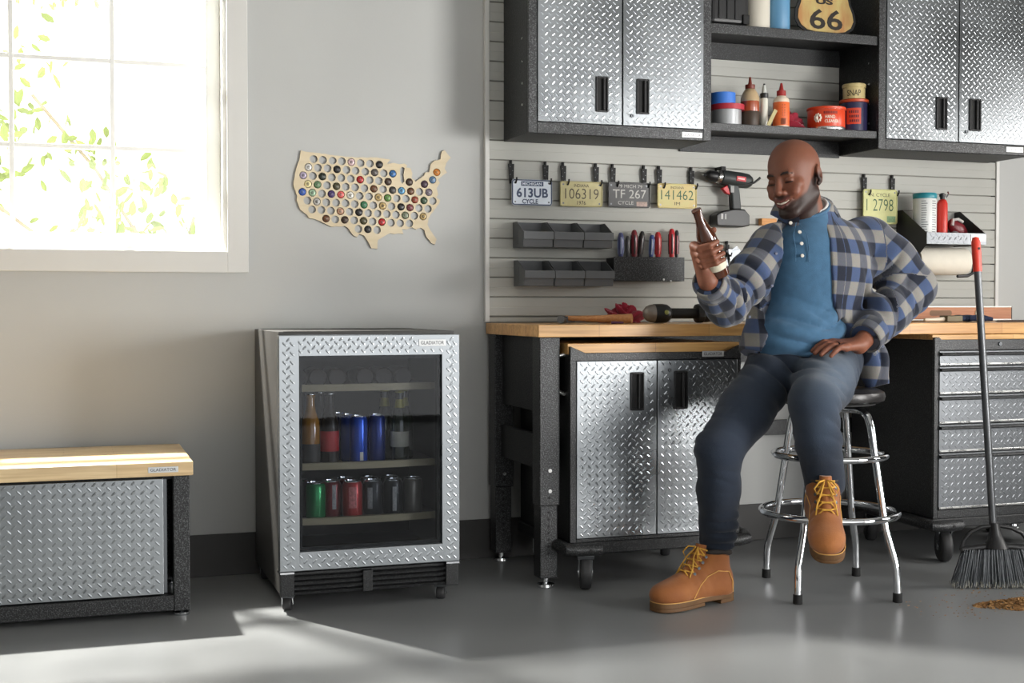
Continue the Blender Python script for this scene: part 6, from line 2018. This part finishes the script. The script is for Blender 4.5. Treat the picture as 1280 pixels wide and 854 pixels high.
# collar: two folded wings
def collar(pts, wdt, drop):
    vs, fs = [], []
    n = len(pts)
    for i, (p_, o_) in enumerate(pts):
        p_, o_ = np.array(p_), np.array(o_) / np.linalg.norm(o_)
        a = p_ + V3(0, 0, .030)
        b = p_ + o_ * .016 + V3(0, 0, .034)
        c = p_ + o_ * (.016 + wdt[i] * .55) + V3(0, 0, .034 - drop[i])
        d = c - o_ * .006 - V3(0, 0, .003)
        vs += [tuple(p_), tuple(a), tuple(b), tuple(c), tuple(d)]
    for i in range(n - 1):
        for k in range(4):
            fs.append((i * 5 + k, i * 5 + k + 1, (i + 1) * 5 + k + 1, (i + 1) * 5 + k))
    mb = MB()
    mb.add(vs, fs)
    return mb
cpts = []
for k in range(15):
    a = R(-48 + k * (276 / 14))
    rx, ry = .083, .080
    o_ = V3(math.cos(a), math.sin(a), .0)
    tz = .034 - .060 * max(0, -math.sin(a)) - .012 * abs(math.cos(a))
    cpts.append((NECK + V3(-.006 + rx * math.cos(a), .002 + ry * math.sin(a), tz), o_))
mbc = collar(cpts, [.05] * 15, [.05 + .022 * (abs(k - 7) / 7) ** 2 for k in range(15)])
cvs = np.array(mbc.v)
co_ = np_object('collar', cvs, np.array(mbc.f), M_PLAID, fla, vec=np.stack([cvs[:, 0] - 2.38, cvs[:, 2] * 1.0, cvs[:, 1]], 1))
md = co_.modifiers.new('cloth', 'SOLIDIFY'); md.thickness = .004
md = co_.modifiers.new('soft', 'SUBSURF'); md.levels = 1; md.render_levels = 2
# cuffs
for w_, e, r_ in ((WRRc, ELR, .051), (WRLc, ELL, .056)):
    u = (w_ - e) / np.linalg.norm(w_ - e)
    mbq = MB().lathe([(r_ * .94, -.058), (r_ * 1.02, -.054), (r_ * 1.02, -.002), (r_ * .98, .005), (r_ * .86, .004), (r_ * .84, -.03)], w_, u, 28)
    vv = np.array(mbq.v)
    e1 = np.cross(u, V3(0, 1, 0)); e1 /= np.linalg.norm(e1); e2 = np.cross(u, e1)
    q = vv - w_
    me = mbq.mesh('cuff', tuple(wloc(fla)), True)
    me.materials.append(M_PLAID)
    vv2 = np.array([v.co[:] for v in me.vertices]) + np.array(wloc(fla))
    q = vv2 - w_
    a_ = me.attributes.new('weave', 'FLOAT_VECTOR', 'POINT')
    wq = np.stack([np.arctan2(q @ e1, q @ e2) * .055, -(q @ u) * 1.0 + .10, np.zeros(len(q))], 1)
    a_.data.foreach_set('vector', wq.astype(np.float32).ravel())
    o = bpy.data.objects.new('cuff', me)
    COL.objects.link(o)
    o.parent = fla
# buttons down the open edge and on the collar point
for bx, bz in ((2.160, 1.135), (2.132, 1.030), (2.116, .930)):
    yy = front_y(FV, bx - .014, bz)
    put('button', MB().lathe([(.0048, 0), (.0050, .0014), (0, .0020)], (bx - .014, yy + .0005, bz), (-.1, -1, 0), 12), mat('navy_button', (40, 48, 76), .4, var=.05), fla, smooth=True)

# ---- boots
M_BOOT = mat('tan_nubuck', (160, 98, 46), .75, col2=(138, 80, 36), vscale=14, bump=.2, bscale=260, sheen=.2)
M_SOLE = mat('gum_sole', (104, 74, 44), .6, var=.12, vscale=20)
M_COLLAR = mat('boot_collar', (52, 46, 42), .7, var=.1)
M_LACE = mat('yellow_lace', (206, 156, 62), .7, var=.1, vscale=80)
M_STITCH = mat('boot_stitch', (214, 164, 92), .7, var=.05)
def boot(Mb, label, seed):
    """local frame: heel at +Y, toe at -Y, sole on z=0"""
    t = bpy.data.objects.new('boot', None)
    f = Field((-.075, -.235, .0), (.075, .115, .215), .0038)
    f.cone((0, .045, .055), (0, .038, .150), .047, .046, .02)
    f.cone((0, .045, .050), (0, -.110, .048), .044, .043, .03)
    f.ell((-.003, -.149, .046), (.051, .064, .040), .03)
    f.cone((0, .020, .120), (0, -.085, .070), .040, .034, .03)
    f.cone((0, .058, .045), (0, .062, .075), .040, .036, .02)
    g = np.stack(np.meshgrid(*f.ax, indexing='ij'), -1)
    ripple(f, 40, seed, .0014)
    folds(f, (0, -.060, .085), (0, 1, .6), .045, .030, .0035, seed + 1)
    f.f = np.maximum(f.f, .026 - g[..., 2]).astype(np.float32)
    f.f = np.maximum(f.f, g[..., 2] - .165 - .25 * (-.01 - g[..., 1])).astype(np.float32)
    V, F = f.mesh()
    V = relax(V, F, 1, .4)
    Mn = np.array(Mb.to_3x3())
    tr0 = np.array(Mb.to_translation())
    upper = np_object('boot', V @ Mn.T + tr0, F, M_BOOT, man)
    upper['label'] = label
    out = []
    for y_, w_ in ((.104, .018), (.096, .030), (.075, .039), (.040, .041), (.000, .037), (-.040, .038), (-.085, .046), (-.130, .051), (-.170, .047), (-.197, .036), (-.211, .018)):
        out.append((w_, y_))
    poly = out + [(-w_ * .97, y_) for w_, y_ in out[::-1]]
    for _ in range(2):
        poly = [(a[0] * k + b[0] * (1 - k), a[1] * k + b[1] * (1 - k)) for a, b in zip(poly, poly[1:] + poly[:1]) for k in (.75, .25)]
    mb = MB(Mb)
    mb.prism([(a, b) for a, b in poly], .0129, .028, 'XY')
    put('welt', mb, M_SOLE, upper, bevel=.002)
    put('welt_stitch', MB(Mb).tube([(a * .985, b * .99, .0290) for a, b in poly], .0014, 5, closed=True), M_STITCH, upper)
    put('heel_block', MB(Mb).prism([(a * .98, b) for a, b in ((.018, .103), (.030, .095), (.039, .074), (.040, .030), (-.040, .030), (-.038, .074), (-.029, .095), (-.018, .103))], .0, .0128, 'XY'), M_SOLE, upper, bevel=.002)
    fore = [p for p in poly if p[1] < -.03]
    put('fore_sole', MB(Mb).prism([(a * .99, b) for a, b in fore], .002, .0128, 'XY'), M_SOLE, upper, bevel=.002)
    put('padded_collar', MB(Mb).tube([(.045 * math.cos(a), .040 + .047 * math.sin(a), .156 - .10 * (.047 * math.sin(a) - .0) + (.004 * math.cos(2 * a))) for a in np.linspace(0, 2 * PI, 25)[:-1]], .0085, 9, closed=True), M_COLLAR, upper, smooth=True)
    # quarter seams
    for sx in (-1, 1):
        sm_ = []
        for yy, zz in ((.070, .034), (.068, .070), (.055, .098), (.010, .105), (-.030, .092), (-.062, .070), (-.080, .045), (-.088, .032)):
            m_ = (np.abs(V[:, 1] - yy) < .010) & (np.abs(V[:, 2] - zz) < .010) & (V[:, 0] * sx > 0)
            xx = (V[m_, 0] * sx).max() if m_.any() else .04
            sm_.append((sx * (xx - .0004), yy, zz))
        put('seam', MB(Mb).tube(sm_, .0016, 5), M_STITCH, upper)
    # tongue, eyelets and laces up the instep
    ey = [(-.094, .098), (-.076, .112), (-.058, .127), (-.042, .143), (-.028, .158), (-.018, .172)]
    put('tongue', MB(Mb).tube([(0, -.098, .090), (0, -.070, .108), (0, -.045, .130), (0, -.022, .160), (0, -.016, .182)], .02, 10, rs=[.012, .017, .019, .020, .017]), M_BOOT, upper, smooth=True)
    rr = random.Random(seed)
    for i, (yy, zz) in enumerate(ey[:-1]):
        y2, z2 = ey[i + 1]
        for sx in (-1, 1):
            put('lace', MB(Mb).tube([(sx * .026, yy + .002, zz - .006), (sx * .012, (yy + y2) / 2 - .012, (zz + z2) / 2 + .006), (-sx * .012, (yy + y2) / 2 - .010, (zz + z2) / 2 + .008), (-sx * .026, y2 + .002, z2 - .006)], .0024, 6), M_LACE, upper, smooth=True)
            put('eyelet', MB(Mb).lathe([(.0022, 0), (.0048, .0004), (.0048, .002), (.0022, .0024)], (sx * .0285, yy + .004, zz - .010), (sx * .8, -.5, .4), 10), M_STEELDARK, upper)
    for sx in (-1, 1):
        put('lace_bow', MB(Mb).tube([(sx * .004, -.034, .176), (sx * .020, -.052, .178), (sx * .034, -.060, .160), (sx * .026, -.058, .142), (sx * .008, -.040, .168)], .0024, 6), M_LACE, upper, smooth=True)
        put('lace_end', MB(Mb).tube([(sx * .004, -.036, .174), (sx * .014, -.062, .150), (sx * .026, -.078, .118), (sx * .030, -.094, .094)], .0024, 6), M_LACE, upper, smooth=True)
    bpy.data.objects.remove(t)
    return upper
dirR = Vector((-.955, -.297, 0))
yR = math.atan2(dirR.x, -dirR.y)
Mb = Matrix.Translation((1.934, -.948, .0005)) @ Matrix.Rotation(math.atan2(dirR.y, dirR.x) + PI / 2, 4, 'Z') @ Matrix.Scale(1.06, 4)
boot(Mb, 'tan lace-up work boot standing on the floor', 40)
Mb = Matrix.Translation((2.248, -1.148, .250)) @ Matrix.Rotation(R(-28), 4, 'Z') @ Matrix.Rotation(R(16), 4, 'X') @ Matrix.Scale(1.09, 4)
boot(Mb, 'tan lace-up work boot propped on the foot ring', 50)
